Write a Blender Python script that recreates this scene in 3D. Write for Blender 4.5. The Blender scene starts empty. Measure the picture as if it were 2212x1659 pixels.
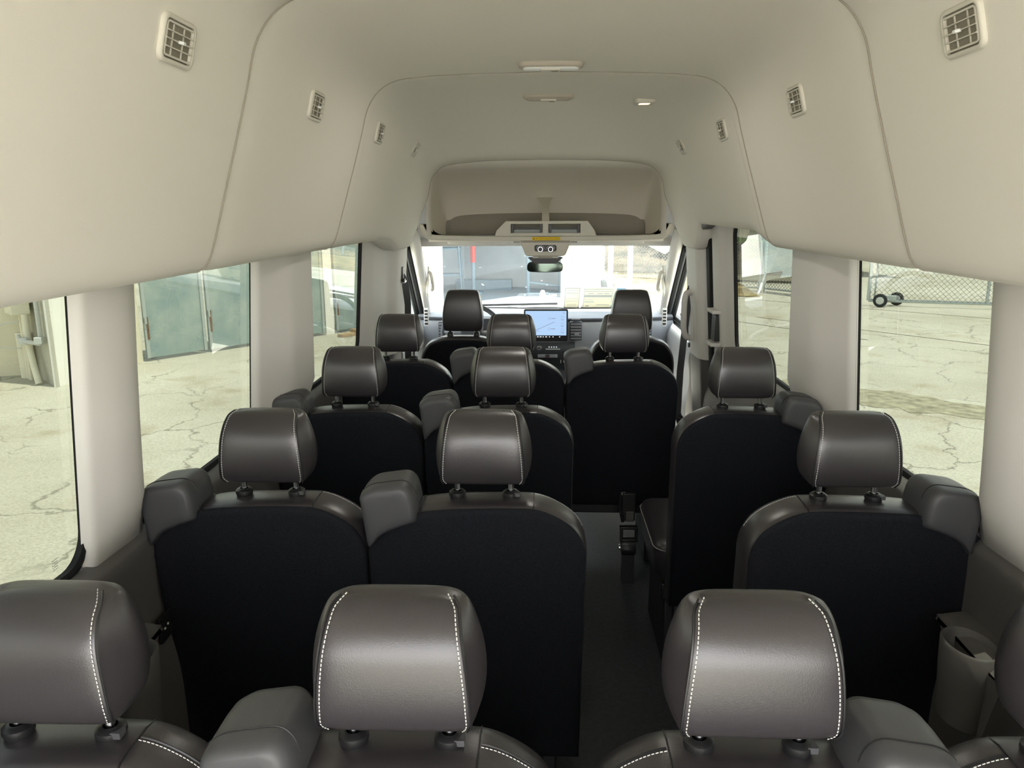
import bpy, bmesh, math, random
from mathutils import Vector, Matrix
random.seed(7)
S = bpy.context.scene
COL = S.collection

# ------------------------------------------------------------------ camera, light, exposure
def setup_camera():
    cx, cz, yaw, pitch, roll, f = -.028, 1.55, .0374, .2216, -.0044, 1664.6
    fw = Vector((-math.sin(yaw)*math.cos(pitch), math.cos(yaw)*math.cos(pitch), -math.sin(pitch)))
    right = Vector((math.cos(yaw), math.sin(yaw), 0)); up = right.cross(fw)
    r = right*math.cos(roll) + up*math.sin(roll); u = up*math.cos(roll) - right*math.sin(roll)
    cam = bpy.data.objects.new('camera', bpy.data.cameras.new('camera')); COL.objects.link(cam)
    cam.data.sensor_width = 36; cam.data.lens = f/2212*36; cam.data.clip_start = .02; cam.data.clip_end = 300
    M = Matrix((r, u, -fw)).transposed().to_4x4(); M.translation = Vector((cx, 0, cz)); cam.matrix_world = M
    S.camera = cam
setup_camera()
W = bpy.data.worlds.new('world'); S.world = W; W.use_nodes = True
nt = W.node_tree; bg = nt.nodes['Background']
tc = nt.nodes.new('ShaderNodeTexCoord'); sep = nt.nodes.new('ShaderNodeSeparateXYZ'); rmp = nt.nodes.new('ShaderNodeValToRGB')
nt.links.new(tc.outputs['Generated'], sep.inputs[0]); nt.links.new(sep.outputs['Z'], rmp.inputs[0]); nt.links.new(rmp.outputs[0], bg.inputs[0])
rmp.color_ramp.elements[0].color = (1.0, .97, .93, 1); rmp.color_ramp.elements[1].color = (.30, .36, .45, 1); rmp.color_ramp.elements[1].position = .8
bg.inputs[1].default_value = 4.6
sun = bpy.data.objects.new('sun', bpy.data.lights.new('sun', 'SUN')); COL.objects.link(sun)
sun.data.energy = 9.0; sun.data.angle = .009; sun.data.color = (1, .95, .86)
sun.rotation_euler = Vector((.26, -.08, .96)).to_track_quat('Z', 'Y').to_euler()
S.view_settings.view_transform = 'Standard'; S.view_settings.look = 'None'; S.view_settings.gamma = 1
S.view_settings.use_curve_mapping = False; S.view_settings.exposure = 1.10
S.cycles.use_denoising = True; S.cycles.max_bounces = 10; S.cycles.diffuse_bounces = 6; S.cycles.glossy_bounces = 4
S.cycles.transparent_max_bounces = 16; S.cycles.caustics_reflective = False; S.cycles.caustics_refractive = False
S.cycles.sample_clamp_indirect = 8

# ------------------------------------------------------------------ materials
def mat(name, col, rough=.5, spec=.5, metal=0, noise=None, bump=None, trans=0, emit=None, coat=0):
    m = bpy.data.materials.new(name); m.use_nodes = True
    t = m.node_tree; b = t.nodes['Principled BSDF']
    b.inputs['Base Color'].default_value = (*col, 1); b.inputs['Roughness'].default_value = rough
    b.inputs['Specular IOR Level'].default_value = spec; b.inputs['Metallic'].default_value = metal
    b.inputs['Coat Weight'].default_value = coat
    tcn = None
    if noise or bump:
        tcn = t.nodes.new('ShaderNodeTexCoord')
    if noise:   # (scale, amount)
        n = t.nodes.new('ShaderNodeTexNoise'); n.inputs['Scale'].default_value = noise[0]; n.inputs['Detail'].default_value = 4
        t.links.new(tcn.outputs['Object'], n.inputs['Vector'])
        r = t.nodes.new('ShaderNodeMapRange'); r.inputs[1].default_value = .3; r.inputs[2].default_value = .7
        r.inputs[3].default_value = 1-noise[1]; r.inputs[4].default_value = 1+noise[1]
        t.links.new(n.outputs['Fac'], r.inputs[0])
        v = t.nodes.new('ShaderNodeVectorMath'); v.operation = 'SCALE'; v.inputs[0].default_value = col
        t.links.new(r.outputs[0], v.inputs['Scale']); t.links.new(v.outputs[0], b.inputs['Base Color'])
    if bump:    # (scale, strength, distance)
        n = t.nodes.new('ShaderNodeTexVoronoi' if len(bump) > 3 else 'ShaderNodeTexNoise'); n.inputs['Scale'].default_value = bump[0]
        t.links.new(tcn.outputs['Object'], n.inputs['Vector'])
        bp = t.nodes.new('ShaderNodeBump'); bp.inputs['Strength'].default_value = bump[1]; bp.inputs['Distance'].default_value = bump[2]
        t.links.new(n.outputs[0], bp.inputs['Height']); t.links.new(bp.outputs[0], b.inputs['Normal'])
    if emit:
        b.inputs['Emission Color'].default_value = (*emit[0], 1); b.inputs['Emission Strength'].default_value = emit[1]
    return m
def glass(name, tint, refl=.06, dust=0, dustcol=(.8, .8, .78)):
    m = bpy.data.materials.new(name); m.use_nodes = True; t = m.node_tree; t.nodes.clear()
    o = t.nodes.new('ShaderNodeOutputMaterial'); tr = t.nodes.new('ShaderNodeBsdfTransparent'); tr.inputs[0].default_value = (*tint, 1)
    gl = t.nodes.new('ShaderNodeBsdfGlossy'); gl.inputs['Roughness'].default_value = .01
    mx = t.nodes.new('ShaderNodeMixShader'); lw = t.nodes.new('ShaderNodeLayerWeight'); lw.inputs[0].default_value = .5
    pw = t.nodes.new('ShaderNodeMath'); pw.operation = 'POWER'; pw.inputs[1].default_value = 5; t.links.new(lw.outputs['Facing'], pw.inputs[0])
    fr = t.nodes.new('ShaderNodeMath'); fr.operation = 'MULTIPLY_ADD'; fr.inputs[1].default_value = .94; fr.inputs[2].default_value = .05; t.links.new(pw.outputs[0], fr.inputs[0])
    t.links.new(fr.outputs[0], mx.inputs[0]); t.links.new(tr.outputs[0], mx.inputs[1]); t.links.new(gl.outputs[0], mx.inputs[2])
    last = mx
    if dust:
        df = t.nodes.new('ShaderNodeBsdfTranslucent'); df.inputs[0].default_value = (*dustcol, 1)
        tcn = t.nodes.new('ShaderNodeTexCoord'); vo = t.nodes.new('ShaderNodeTexVoronoi'); vo.inputs['Scale'].default_value = 14
        t.links.new(tcn.outputs['Object'], vo.inputs['Vector'])
        lt = t.nodes.new('ShaderNodeMapRange'); lt.inputs[1].default_value = .05; lt.inputs[2].default_value = .12
        lt.inputs[3].default_value = .25; lt.inputs[4].default_value = dust
        t.links.new(vo.outputs['Distance'], lt.inputs[0])
        m2 = t.nodes.new('ShaderNodeMixShader'); t.links.new(lt.outputs[0], m2.inputs[0])
        t.links.new(mx.outputs[0], m2.inputs[1]); t.links.new(df.outputs[0], m2.inputs[2]); last = m2
    t.links.new(last.outputs[0], o.inputs[0]); return m

M = dict(
 liner=mat('headliner_fabric', (.86, .825, .755), .95, .1, bump=(900, .12, .002)),
 seamshadow=mat('seam_shadow', (.38, .35, .29), .9, .1),
 pocketback=mat('pocket_back_grey', (.36, .34, .29), .8, .2),
 pillar=mat('light_trim', (.66, .64, .61), .6, .3, bump=(600, .05, .001)),
 trim=mat('dark_trim', (.105, .10, .098), .55, .4, bump=(500, .08, .001)),
 leather=mat('charcoal_leather', (.031, .0275, .031), .33, .75, bump=(620, .10, .0008, 1)),
 fabric=mat('black_fabric', (.011, .012, .016), .95, .15, noise=(300, .3), bump=(900, .2, .001)),
 tower=mat('tower_plastic', (.055, .055, .06), .48, .5, bump=(700, .08, .001)),
 black=mat('black_plastic', (.012, .012, .013), .4, .5),
 rubber=mat('rubber', (.006, .006, .007), .7, .3),
 seal=mat('door_seal', (.05, .055, .06), .5, .4),
 floor=mat('vinyl_floor', (.030, .034, .037), .5, .4, noise=(60, .25)),
 thread=mat('thread', (.62, .62, .60), .7, .3),
 chrome=mat('chrome', (.75, .75, .78), .18, .5, 1),
 plastic=mat('beige_plastic', (.68, .65, .57), .5, .4),
 ventdark=mat('vent_interior', (.28, .26, .21), .8, .2),
 bezel=mat('lamp_bezel', (.50, .45, .38), .5, .3),
 lens=mat('lamp_lens', (.85, .86, .85), .3, .5),
 lamp_on=mat('lamp_on', (1, .9, .75), .3, .5, emit=((1, .82, .6), 3)),
 white=mat('white_paint', (.85, .86, .86), .25, .5, coat=.5),
 dash=mat('dash_grey', (.36, .37, .39), .55, .4),
 dashdark=mat('dash_dark', (.07, .072, .08), .5, .4),
 yellow=mat('yellow_label', (.85, .62, .02), .5, .3),
 ink=mat('ink', (.05, .04, .02), .6, .2), ink_soft=mat('ink_soft', (.35, .36, .34), .6, .2), ink_yellow=mat('ink_yellow', (.45, .32, .02), .6, .2),
 paper=mat('paper', (.80, .80, .66), .8, .2), blueink=mat('blue_ink', (.15, .35, .5), .6, .2), greyink=mat('grey_ink', (.42, .46, .46), .6, .2),
 screen=mat('screen', (.02, .02, .02), .2, .5, emit=((.42, .60, .85), .52)),
 screen_line=mat('screen_line', (.02, .02, .02), .4, .2, emit=((.25, .22, .35), .35)),
 screen_icon=mat('screen_icon', (.6, .6, .6), .4, .2, emit=((.8, .85, .9), .45)),
 wall=mat('beige_wall', (.72, .68, .54), .9, .2, noise=(2, .05)),
 wallwhite=mat('white_wall', (.85, .84, .78), .9, .2, noise=(3, .03)),
 wallshade=mat('shaded_wall', (.50, .49, .42), .9, .2, noise=(3, .05)),
 steel=mat('galvanised', (.42, .47, .46), .5, .5, .3),
 wire=mat('wire', (.30, .29, .25), .6, .3, .2),
 garage=mat('garage_grey', (.40, .44, .46), .9, .2, noise=(.6, .15)),
 garagefloor=mat('garage_floor', (.30, .34, .36), .8, .3),
 equip=mat('equipment', (.16, .23, .27), .7, .3), red=mat('red_paint', (.5, .05, .04), .5, .3),
 tyre=mat('tyre', (.03, .035, .035), .8, .2), hub=mat('wheel_hub', (.55, .57, .55), .5, .4),
 wood=mat('timber', (.45, .33, .20), .8, .2, noise=(8, .2)),
 rust=mat('rust', (.22, .13, .08), .9, .1, noise=(12, .4)),
 bark=mat('bark', (.10, .08, .06), .9, .1), leaf=mat('leaf', (.09, .17, .04), .7, .2, noise=(3, .4)),
 leafred=mat('dry_leaf', (.35, .12, .05), .8, .1),
 pipe=mat('painted_conduit', (.74, .71, .58), .6, .3), pole=mat('pale_pole', (.62, .72, .76), .5, .4),
 glass=glass('tinted_glass', (.158, .169, .145)), clear=glass('windscreen_glass', (.78, .82, .80), dust=.012),
 doorglass=glass('door_glass', (.82, .87, .85)),
 mirror=mat('mirror_glass', (.10, .13, .115), .05, .5, 1),
)
def door_metal():
    m = mat('blue_grey_steel', (.27, .36, .36), .6, .4)
    t = m.node_tree; b = t.nodes['Principled BSDF']; tcn = t.nodes.new('ShaderNodeTexCoord')
    n = t.nodes.new('ShaderNodeTexNoise'); n.inputs['Scale'].default_value = 1.6; n.inputs['Detail'].default_value = 8; n.inputs['Roughness'].default_value = .7
    t.links.new(tcn.outputs['Object'], n.inputs['Vector'])
    r = t.nodes.new('ShaderNodeValToRGB'); e = r.color_ramp.elements
    e[0].position = .3; e[0].color = (.19, .28, .30, 1); e[1].position = .68; e[1].color = (.42, .48, .43, 1)
    t.links.new(n.outputs['Fac'], r.inputs[0]); t.links.new(r.outputs[0], b.inputs['Base Color']); return m
M['doormetal'] = door_metal()
def concrete():
    m = mat('concrete', (.6, .57, .45), .92, .15)
    t = m.node_tree; b = t.nodes['Principled BSDF']; L = t.links; N = t.nodes.new
    tcn = N('ShaderNodeTexCoord')
    def noise(s, d=6, rough=.6):
        n = N('ShaderNodeTexNoise'); n.inputs['Scale'].default_value = s; n.inputs['Detail'].default_value = d; n.inputs['Roughness'].default_value = rough
        L.new(tcn.outputs['Object'], n.inputs['Vector']); return n
    big = noise(.35); r = N('ShaderNodeValToRGB'); e = r.color_ramp.elements
    e[0].position = .33; e[0].color = (.42, .40, .32, 1); e[1].position = .62; e[1].color = (.54, .52, .44, 1)
    L.new(big.outputs['Fac'], r.inputs[0])
    st = noise(.9, 5); sr = N('ShaderNodeMapRange'); sr.inputs[1].default_value = .56; sr.inputs[2].default_value = .68; sr.inputs[3].default_value = 0; sr.inputs[4].default_value = .55
    L.new(st.outputs['Fac'], sr.inputs[0])
    mx = N('ShaderNodeMixRGB'); mx.inputs[2].default_value = (.33, .28, .18, 1); L.new(sr.outputs[0], mx.inputs[0]); L.new(r.outputs[0], mx.inputs[1])
    fine = noise(45, 3, .8); fr = N('ShaderNodeMapRange'); fr.inputs[1].default_value = .3; fr.inputs[2].default_value = .7; fr.inputs[3].default_value = .76; fr.inputs[4].default_value = 1.16
    L.new(fine.outputs['Fac'], fr.inputs[0])
    sc = N('ShaderNodeVectorMath'); sc.operation = 'SCALE'; L.new(mx.outputs[0], sc.inputs[0]); L.new(fr.outputs[0], sc.inputs['Scale'])
    # cracks
    dn = noise(1.2, 5); dm = N('ShaderNodeVectorMath'); dm.operation = 'MULTIPLY_ADD'; dm.inputs[1].default_value = (1.1, 1.1, 0)
    L.new(dn.outputs['Color'], dm.inputs[0]); L.new(tcn.outputs['Object'], dm.inputs[2])
    vo = N('ShaderNodeTexVoronoi'); vo.feature = 'DISTANCE_TO_EDGE'; vo.inputs['Scale'].default_value = .75
    L.new(dm.outputs[0], vo.inputs['Vector'])
    cr = N('ShaderNodeMapRange'); cr.inputs[1].default_value = .004; cr.inputs[2].default_value = .016; cr.inputs[3].default_value = .75; cr.inputs[4].default_value = 0
    L.new(vo.outputs['Distance'], cr.inputs[0])
    msk = noise(.6, 2); mr = N('ShaderNodeMapRange'); mr.inputs[1].default_value = .40; mr.inputs[2].default_value = .50
    L.new(msk.outputs['Fac'], mr.inputs[0])
    mu = N('ShaderNodeMath'); mu.operation = 'MULTIPLY'; L.new(cr.outputs[0], mu.inputs[0]); L.new(mr.outputs[0], mu.inputs[1])
    m3 = N('ShaderNodeMixRGB'); m3.inputs[2].default_value = (.20, .19, .15, 1); L.new(mu.outputs[0], m3.inputs[0]); L.new(sc.outputs[0], m3.inputs[1])
    L.new(m3.outputs[0], b.inputs['Base Color']); return m
M['concrete'] = concrete(); M['stain'] = mat('concrete_stain', (.33, .31, .225), .95, .1, noise=(9, .35))
def ground_mix(name, c1, c2, scale):
    m = mat(name, c1, .95, .1); t = m.node_tree; b = t.nodes['Principled BSDF']; tcn = t.nodes.new('ShaderNodeTexCoord')
    n = t.nodes.new('ShaderNodeTexNoise'); n.inputs['Scale'].default_value = scale; n.inputs['Detail'].default_value = 8; n.inputs['Roughness'].default_value = .75
    t.links.new(tcn.outputs['Object'], n.inputs['Vector']); r = t.nodes.new('ShaderNodeValToRGB'); e = r.color_ramp.elements
    e[0].position = .38; e[0].color = (*c1, 1); e[1].position = .6; e[1].color = (*c2, 1)
    t.links.new(n.outputs['Fac'], r.inputs[0]); t.links.new(r.outputs[0], b.inputs['Base Color']); return m
M['litter'] = ground_mix('leaf_litter', (.10, .07, .04), (.30, .24, .11), 1.2)
M['grassmat'] = ground_mix('grass', (.05, .12, .015), (.12, .24, .03), 1.5)
M['mulch'] = ground_mix('mulch', (.05, .05, .042), (.13, .11, .08), 1.5)

# ------------------------------------------------------------------ mesh helpers
class MB:
    def __init__(s): s.v = []; s.f = []; s.m = []; s.mats = []
    def mi(s, m):
        if m not in s.mats: s.mats.append(m)
        return s.mats.index(m)
    def add(s, vs, fs, m):
        b = len(s.v); s.v += [tuple(v) for v in vs]; k = s.mi(m)
        for f in fs: s.f.append([i+b for i in f]); s.m.append(k)
        return s
    def box(s, c, d, m, rot=None):
        vs = [Vector((x*d[0]/2, y*d[1]/2, z*d[2]/2)) for x in (-1, 1) for y in (-1, 1) for z in (-1, 1)]
        if rot is not None: vs = [rot @ v for v in vs]
        vs = [v+Vector(c) for v in vs]
        return s.add(vs, [(0, 1, 3, 2), (4, 6, 7, 5), (0, 4, 5, 1), (2, 3, 7, 6), (0, 2, 6, 4), (1, 5, 7, 3)], m)
    def rings(s, rs, m, closed=True, caps=True):
        n = len(rs[0]); vs = [p for r in rs for p in r]; fs = []
        for i in range(len(rs)-1):
            for j in range(n if closed else n-1):
                a = i*n+j; b = i*n+(j+1) % n; fs.append((a, b, b+n, a+n))
        if caps and closed: fs += [tuple(range(n))[::-1], tuple(range((len(rs)-1)*n, len(rs)*n))]
        return s.add(vs, fs, m)
    def tube(s, pts, r, m, n=8, caps=True):
        pts = [Vector(p) for p in pts]; rs = []; k = len(pts)
        up = None
        for i, p in enumerate(pts):
            t = (pts[min(i+1, k-1)]-pts[max(i-1, 0)]).normalized()
            if up is None: up = Vector((0, 0, 1)) if abs(t.z) < .9 else Vector((1, 0, 0))
            a = t.cross(up).normalized(); b = a.cross(t).normalized(); up = b
            rr = r[i] if isinstance(r, (list, tuple)) else r
            rs.append([p+a*rr*math.cos(2*math.pi*j/n)+b*rr*math.sin(2*math.pi*j/n) for j in range(n)])
        return s.rings(rs, m, True, caps)
    def ribbon(s, pts, nrm, w, th, m):
        pts = [Vector(p) for p in pts]; rs = []; k = len(pts); nv = Vector(nrm).normalized()
        for i, p in enumerate(pts):
            t = (pts[min(i+1, k-1)]-pts[max(i-1, 0)]).normalized(); a = t.cross(nv).normalized()*w/2; b = nv*th/2
            rs.append([p-a-b, p+a-b, p+a+b, p-a+b])
        return s.rings(rs, m)
    def build(s, name, parent=None, smooth=True, angle=40, bevel=None, loc=None):
        me = bpy.data.meshes.new(name)
        if loc: s.v = [(v[0]-loc[0], v[1]-loc[1], v[2]-loc[2]) for v in s.v]
        me.from_pydata(s.v, [], s.f)
        for m in s.mats: me.materials.append(M[m])
        me.polygons.foreach_set('material_index', s.m); 
        bm = bmesh.new(); bm.from_mesh(me); bmesh.ops.recalc_face_normals(bm, faces=bm.faces); bm.to_mesh(me); bm.free()
        me.update()
        if smooth:
            me.polygons.foreach_set('use_smooth', [len(p.vertices) < 9 for p in me.polygons]); me.set_sharp_from_angle(angle=math.radians(angle))
        o = bpy.data.objects.new(name, me); COL.objects.link(o)
        if loc: o.location = loc
        if parent: o.parent = parent
        if bevel:
            b = o.modifiers.new('bevel', 'BEVEL'); b.width = bevel; b.segments = 3; b.limit_method = 'ANGLE'; b.angle_limit = math.radians(35)
        return o
def tag(o, label, cat, group=None):
    o['label'] = label; o['category'] = cat
    if group: o['group'] = group
    return o
def struct(o): o['kind'] = 'structure'; return o
def thing(name, loc, label, cat, group=None, rz=0):
    o = bpy.data.objects.new(name, None); COL.objects.link(o); o.location = loc; o.rotation_euler = (0, 0, rz); return tag(o, label, cat, group)
def copy_tree(o, parent=None):
    c = o.copy(); COL.objects.link(c); c.parent = parent
    for ch in o.children: copy_tree(ch, c)
    return c
def spline(pts, n=5, closed=False):
    P = [Vector(p) for p in pts]; k = len(P); out = []
    for i in range(k if closed else k-1):
        if closed: a, b, c, d = P[(i-1) % k], P[i], P[(i+1) % k], P[(i+2) % k]
        else: a, b, c, d = P[max(i-1, 0)], P[i], P[i+1], P[min(i+2, k-1)]
        for j in range(n):
            t = j/n; out.append(.5*((2*b)+(c-a)*t+(2*a-5*b+4*c-d)*t*t+(3*b-a-3*c+d)*t**3))
    if not closed: out.append(P[-1])
    return out
def rrect(w, h, r, n=5, c=(0, 0)):
    out = []
    for k, (sx, sy) in enumerate(((1, 1), (-1, 1), (-1, -1), (1, -1))):
        for j in range(n+1):
            a = math.pi/2*(k+j/n); out.append((c[0]+sx*(w/2-r)+r*math.cos(a), c[1]+sy*(h/2-r)+r*math.sin(a)))
    return out
def round_poly(pts, r, n=4):
    out = []; k = len(pts)
    for i in range(k):
        p = Vector(pts[i]); a = Vector(pts[i-1]); b = Vector(pts[(i+1) % k]); ri = r[i] if isinstance(r, (list, tuple)) else r
        da = (a-p); db = (b-p); la = min(ri, da.length*.45); lb = min(ri, db.length*.45)
        p0 = p+da.normalized()*la; p2 = p+db.normalized()*lb
        for j in range(n+1):
            t = j/n; out.append(tuple((1-t)**2*p0+2*t*(1-t)*p+t*t*p2))
    return out
def offset(poly, d):
    P = [Vector(p) for p in poly]; k = len(P); out = []
    area = sum(P[i].x*P[(i+1) % k].y-P[(i+1) % k].x*P[i].y for i in range(k)); sg = 1 if area > 0 else -1
    for i in range(k):
        t = (P[(i+1) % k]-P[i-1]); t = t.normalized() if t.length > 1e-9 else Vector((1, 0)); out.append(P[i]+Vector((-t.y, t.x))*d*sg)
    return out
def pillow(mb, poly, ys, offs, m, f):
    """loft of a 2D outline through depths ys with inward offsets offs; f(u,v,depth)->xyz"""
    P2 = [offset(poly, o) for o in offs]
    def shrink(P, k):
        c = sum(P, Vector((0, 0)))/len(P); return [c+(p-c)*k for p in P]
    rs = [[f(p[0], p[1], ys[0]) for p in shrink(P2[0], .95)]]+[[f(p[0], p[1], y) for p in P] for y, P in zip(ys, P2)]+[[f(p[0], p[1], ys[-1]) for p in shrink(P2[-1], .95)]]
    return mb.rings(rs, m)
def lathe(mb, prof, c, ax, m, n=20):
    """prof: (radius, height) list, turned about unit axis ax at c"""
    ax = Vector(ax).normalized(); a = ax.orthogonal().normalized(); b = ax.cross(a); c = Vector(c)
    return mb.rings([[c+ax*h+(a*math.cos(2*math.pi*j/n)+b*math.sin(2*math.pi*j/n))*max(r, 1e-4) for j in range(n)] for r, h in prof], m)
def stitches(mb, path, nrm, m='thread', step=.0052, ln=.0035, r=.0007):
    pts = [Vector(p) for p in path]; acc = 0; nxt = 0
    for i in range(len(pts)-1):
        a, b = pts[i], pts[i+1]; L = (b-a).length; d = (b-a)/max(L, 1e-9)
        while nxt <= acc+L:
            p = a+d*(nxt-acc); nn = nrm(p) if callable(nrm) else Vector(nrm); s = d.cross(nn).normalized()*r; h = nn.normalized()*r
            q = p+d*ln
            mb.rings([[p-s, p-h*.3, p+s, p+h], [q-s, q-h*.3, q+s, q+h]], m)
            nxt += step
        acc += L

# ------------------------------------------------------------------ ceiling (moulded headliner)
BASE = [(0, 1.982), (.28, 1.976), (.42, 1.969), (.50, 1.957), (.555, 1.925), (.592, 1.872), (.613, 1.80), (.635, 1.725), (.68, 1.58), (.712, 1.478), (.727, 1.445)]
FRONT = [(0, 1.829), (.28, 1.824), (.44, 1.815), (.52, 1.806), (.585, 1.79), (.628, 1.755), (.648, 1.725), (.657, 1.69), (.672, 1.60), (.69, 1.50), (.70, 1.44)]
def sm(a, b, x):
    t = max(0, min(1, (x-a)/(b-a))); return t*t*(3-2*t)
def lerp_tab(tab, x):
    if x <= tab[0][0]: return tab[0][1]
    for (a, va), (b, vb) in zip(tab, tab[1:]):
        if x <= b:
            t = (x-a)/(b-a); t = t*t*(3-2*t); return va+(vb-va)*t
    return tab[-1][1]
EDGE = {-1: [(0, 1.445), (3.5, 1.445), (3.95, 1.372), (4.2, 1.372), (4.42, 1.44), (4.5, 1.50)],
        1: [(0, 1.445), (2.58, 1.447), (2.92, 1.495), (3.82, 1.503), (3.98, 1.372), (4.2, 1.372), (4.42, 1.44), (4.5, 1.50)]}
def half_profile(Y, s):
    t = sm(3.0, 4.5, Y); P = [Vector(((1-t)*a[0]+t*b[0], (1-t)*a[1]+t*b[1])) for a, b in zip(BASE, FRONT)]
    rear = sm(2.2, 1.2, Y) if Y < 2.2 else 0
    P = [Vector((p.x, p.y-.015*max(0, 1-(p.x/.62)**2)*(1 if Y < 1.6 else 0))) for p in P]
    ze = lerp_tab(EDGE[s], Y); z0 = P[6].y; zl = P[-1].y
    for i in range(7, len(P)): P[i].y = z0+(P[i].y-z0)*(ze-z0)/(zl-z0)
    bulge = sm(3.7, 4.0, Y)*.03
    P[-1].x += bulge; P[-2].x += bulge*.6
    P += [Vector((P[-1].x+.018, ze-.016)), Vector((P[-1].x+.05, ze-.02)), Vector((.93, ze-.005))]
    return [Vector((s*p.x, p.y)) for p in spline([(p.x, p.y) for p in P], 4)]
def liner_ring(Y, out=0):
    L = half_profile(Y, -1)[::-1]; R = half_profile(Y, 1)[1:]
    pr = L+R
    if out:
        q = []
        for i, p in enumerate(pr):
            t = (pr[min(i+1, len(pr)-1)]-pr[max(i-1, 0)]).normalized(); q.append(p+Vector((-t.y, t.x))*out)
        pr = q
    return [(p.x, Y, p.y) for p in pr]
def liner_panel(name, y0, y1, n):
    mb = MB(); ys = [y0+(y1-y0)*i/n for i in range(n+1)]
    rs = [liner_ring(y0-.010, .0042), liner_ring(y0+.003, .0036), liner_ring(y0+.03, .0022), liner_ring(y0+.06, .0005)]+[liner_ring(y) for y in ys[1:-1]]+[liner_ring(y1-.015), liner_ring(y1-.006), liner_ring(y1-.002, .0003), liner_ring(y1-.0004, .0018), liner_ring(y1+.0004, .007)]
    mb.rings(rs, 'liner', closed=False); return struct(mb.build(name, angle=60))
liner_panel('ceiling', -.85, 1.611, 22)
liner_panel('ceiling.001', 1.615, 2.616, 14)
liner_panel('ceiling.002', 2.620, 4.50, 34)
# dark backing behind the seams so no light leaks
mb = MB(); mb.rings([liner_ring(y, .03) for y in (-.83, .6, 1.6, 2.2, 2.6, 3.2, 3.6, 3.9, 4.1, 4.3, 4.49)], 'trim', closed=False)
struct(mb.build('ceiling_backing'))
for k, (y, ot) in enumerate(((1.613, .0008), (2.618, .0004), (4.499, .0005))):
    mb = MB(); mb.tube(liner_ring(y, ot)[4:-4], .0022, 'seamshadow', 6); struct(mb.build('trim_%d' % (24+k)))  # dark tube laid along each seam to draw its shadow line
# roof skin
mb = MB()
def roof_sec(Y, zt, zs): return [(-.93, Y, zs), (-.90, Y, zs+.28*(zt-zs)/.7), (-.80, Y, zt-.14), (-.60, Y, zt-.04), (0, Y, zt), (.60, Y, zt-.04), (.80, Y, zt-.14), (.90, Y, zs+.28*(zt-zs)/.7), (.93, Y, zs)]
mb.rings([roof_sec(-.85, 2.12, 1.42), roof_sec(3.4, 2.12, 1.42), roof_sec(4.2, 2.05, 1.42), roof_sec(4.80, 1.93, 1.40), roof_sec(5.15, 1.76, 1.39), roof_sec(5.24, 1.55, 1.38), roof_sec(5.25, 1.40, 1.375), [(x, 4.92, 1.372) for x, _, _ in roof_sec(5, 1.4, 1.37)]], 'white', closed=False)
struct(mb.build('roof'))
# front roof pocket above the shelf
mb = MB(); secs = []
def pocket(Y, top, w, bot):
    P = [(w, bot), (w-.004, bot+.6*(top-bot)), (w-.03, top-.04), (w-.10, top-.012), (w*.5, top), (0, top+.004)]
    h = [Vector((p[0], p[1])) for p in spline(P, 4)]
    L = [(-p.x, Y, p.y) for p in h]; R = [(p.x, Y, p.y) for p in h[:-1]][::-1]; return L+R
for Y, t, w, b in ((4.498, 1.825, .685, 1.40), (4.52, 1.805, .672, 1.40), (4.62, 1.785, .668, 1.40), (4.78, 1.745, .665, 1.40), (4.94, 1.685, .66, 1.40), (5.06, 1.61, .655, 1.40), (5.13, 1.53, .65, 1.40)):
    secs.append(pocket(Y, t, w, b))
mb.rings(secs, 'liner', closed=False); struct(mb.build('ceiling.003', angle=60))
mb = MB(); mb.rings([pocket(5.128, 1.533, .65, 1.39), pocket(5.15, 1.50, .648, 1.388), pocket(5.16, 1.40, .645, 1.385)], 'pocketback', closed=False); struct(mb.build('trim_23', angle=60))  # lower back of the pocket, a darker grey than the liner

# ------------------------------------------------------------------ side walls, windows
def xg(z): return .905-.075*(z-.9)
def plate(mb, inner, outer, fx, m):
    """ring of faces between the two outlines (lists of (Y,z)); outer is resampled radially onto inner"""
    c = Vector((sum(p[0] for p in inner)/len(inner), sum(p[1] for p in inner)/len(inner)))
    def hit(d):
        best = 1e9
        for i in range(len(outer)):
            a = Vector(outer[i])-c; b = Vector(outer[(i+1) % len(outer)])-c; e = b-a; den = d.x*e.y-d.y*e.x
            if abs(den) < 1e-12: continue
            t = (a.x*e.y-a.y*e.x)/den; u = (a.x*d.y-a.y*d.x)/den
            if t > 1e-6 and -1e-6 <= u <= 1+1e-6: best = min(best, t)
        return c+d*best
    corners = [Vector(o) for o in outer]; pts = []
    for p in inner: pts.append((Vector(p), hit((Vector(p)-c).normalized())))
    # snap to corners
    for q in corners:
        k = min(range(len(pts)), key=lambda i: (pts[i][1]-q).length); pts[k] = (pts[k][0], q)
    mb.rings([[(fx(a.y), a.x, a.y) for a, b in pts], [(fx(b.y), b.x, b.y) for a, b in pts]], m, caps=False)
WIN = {-1: [(.22, 1.35, .885), (1.50, 2.235, .885), (2.62, 3.60, .885)], 1: [(.22, 1.35, .885), (1.50, 2.225, .885), (2.66, 3.63, .885)]}
CELL = [(-.85, 1.42), (1.42, 2.40), (2.40, 3.80)]
wn = 0
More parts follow.
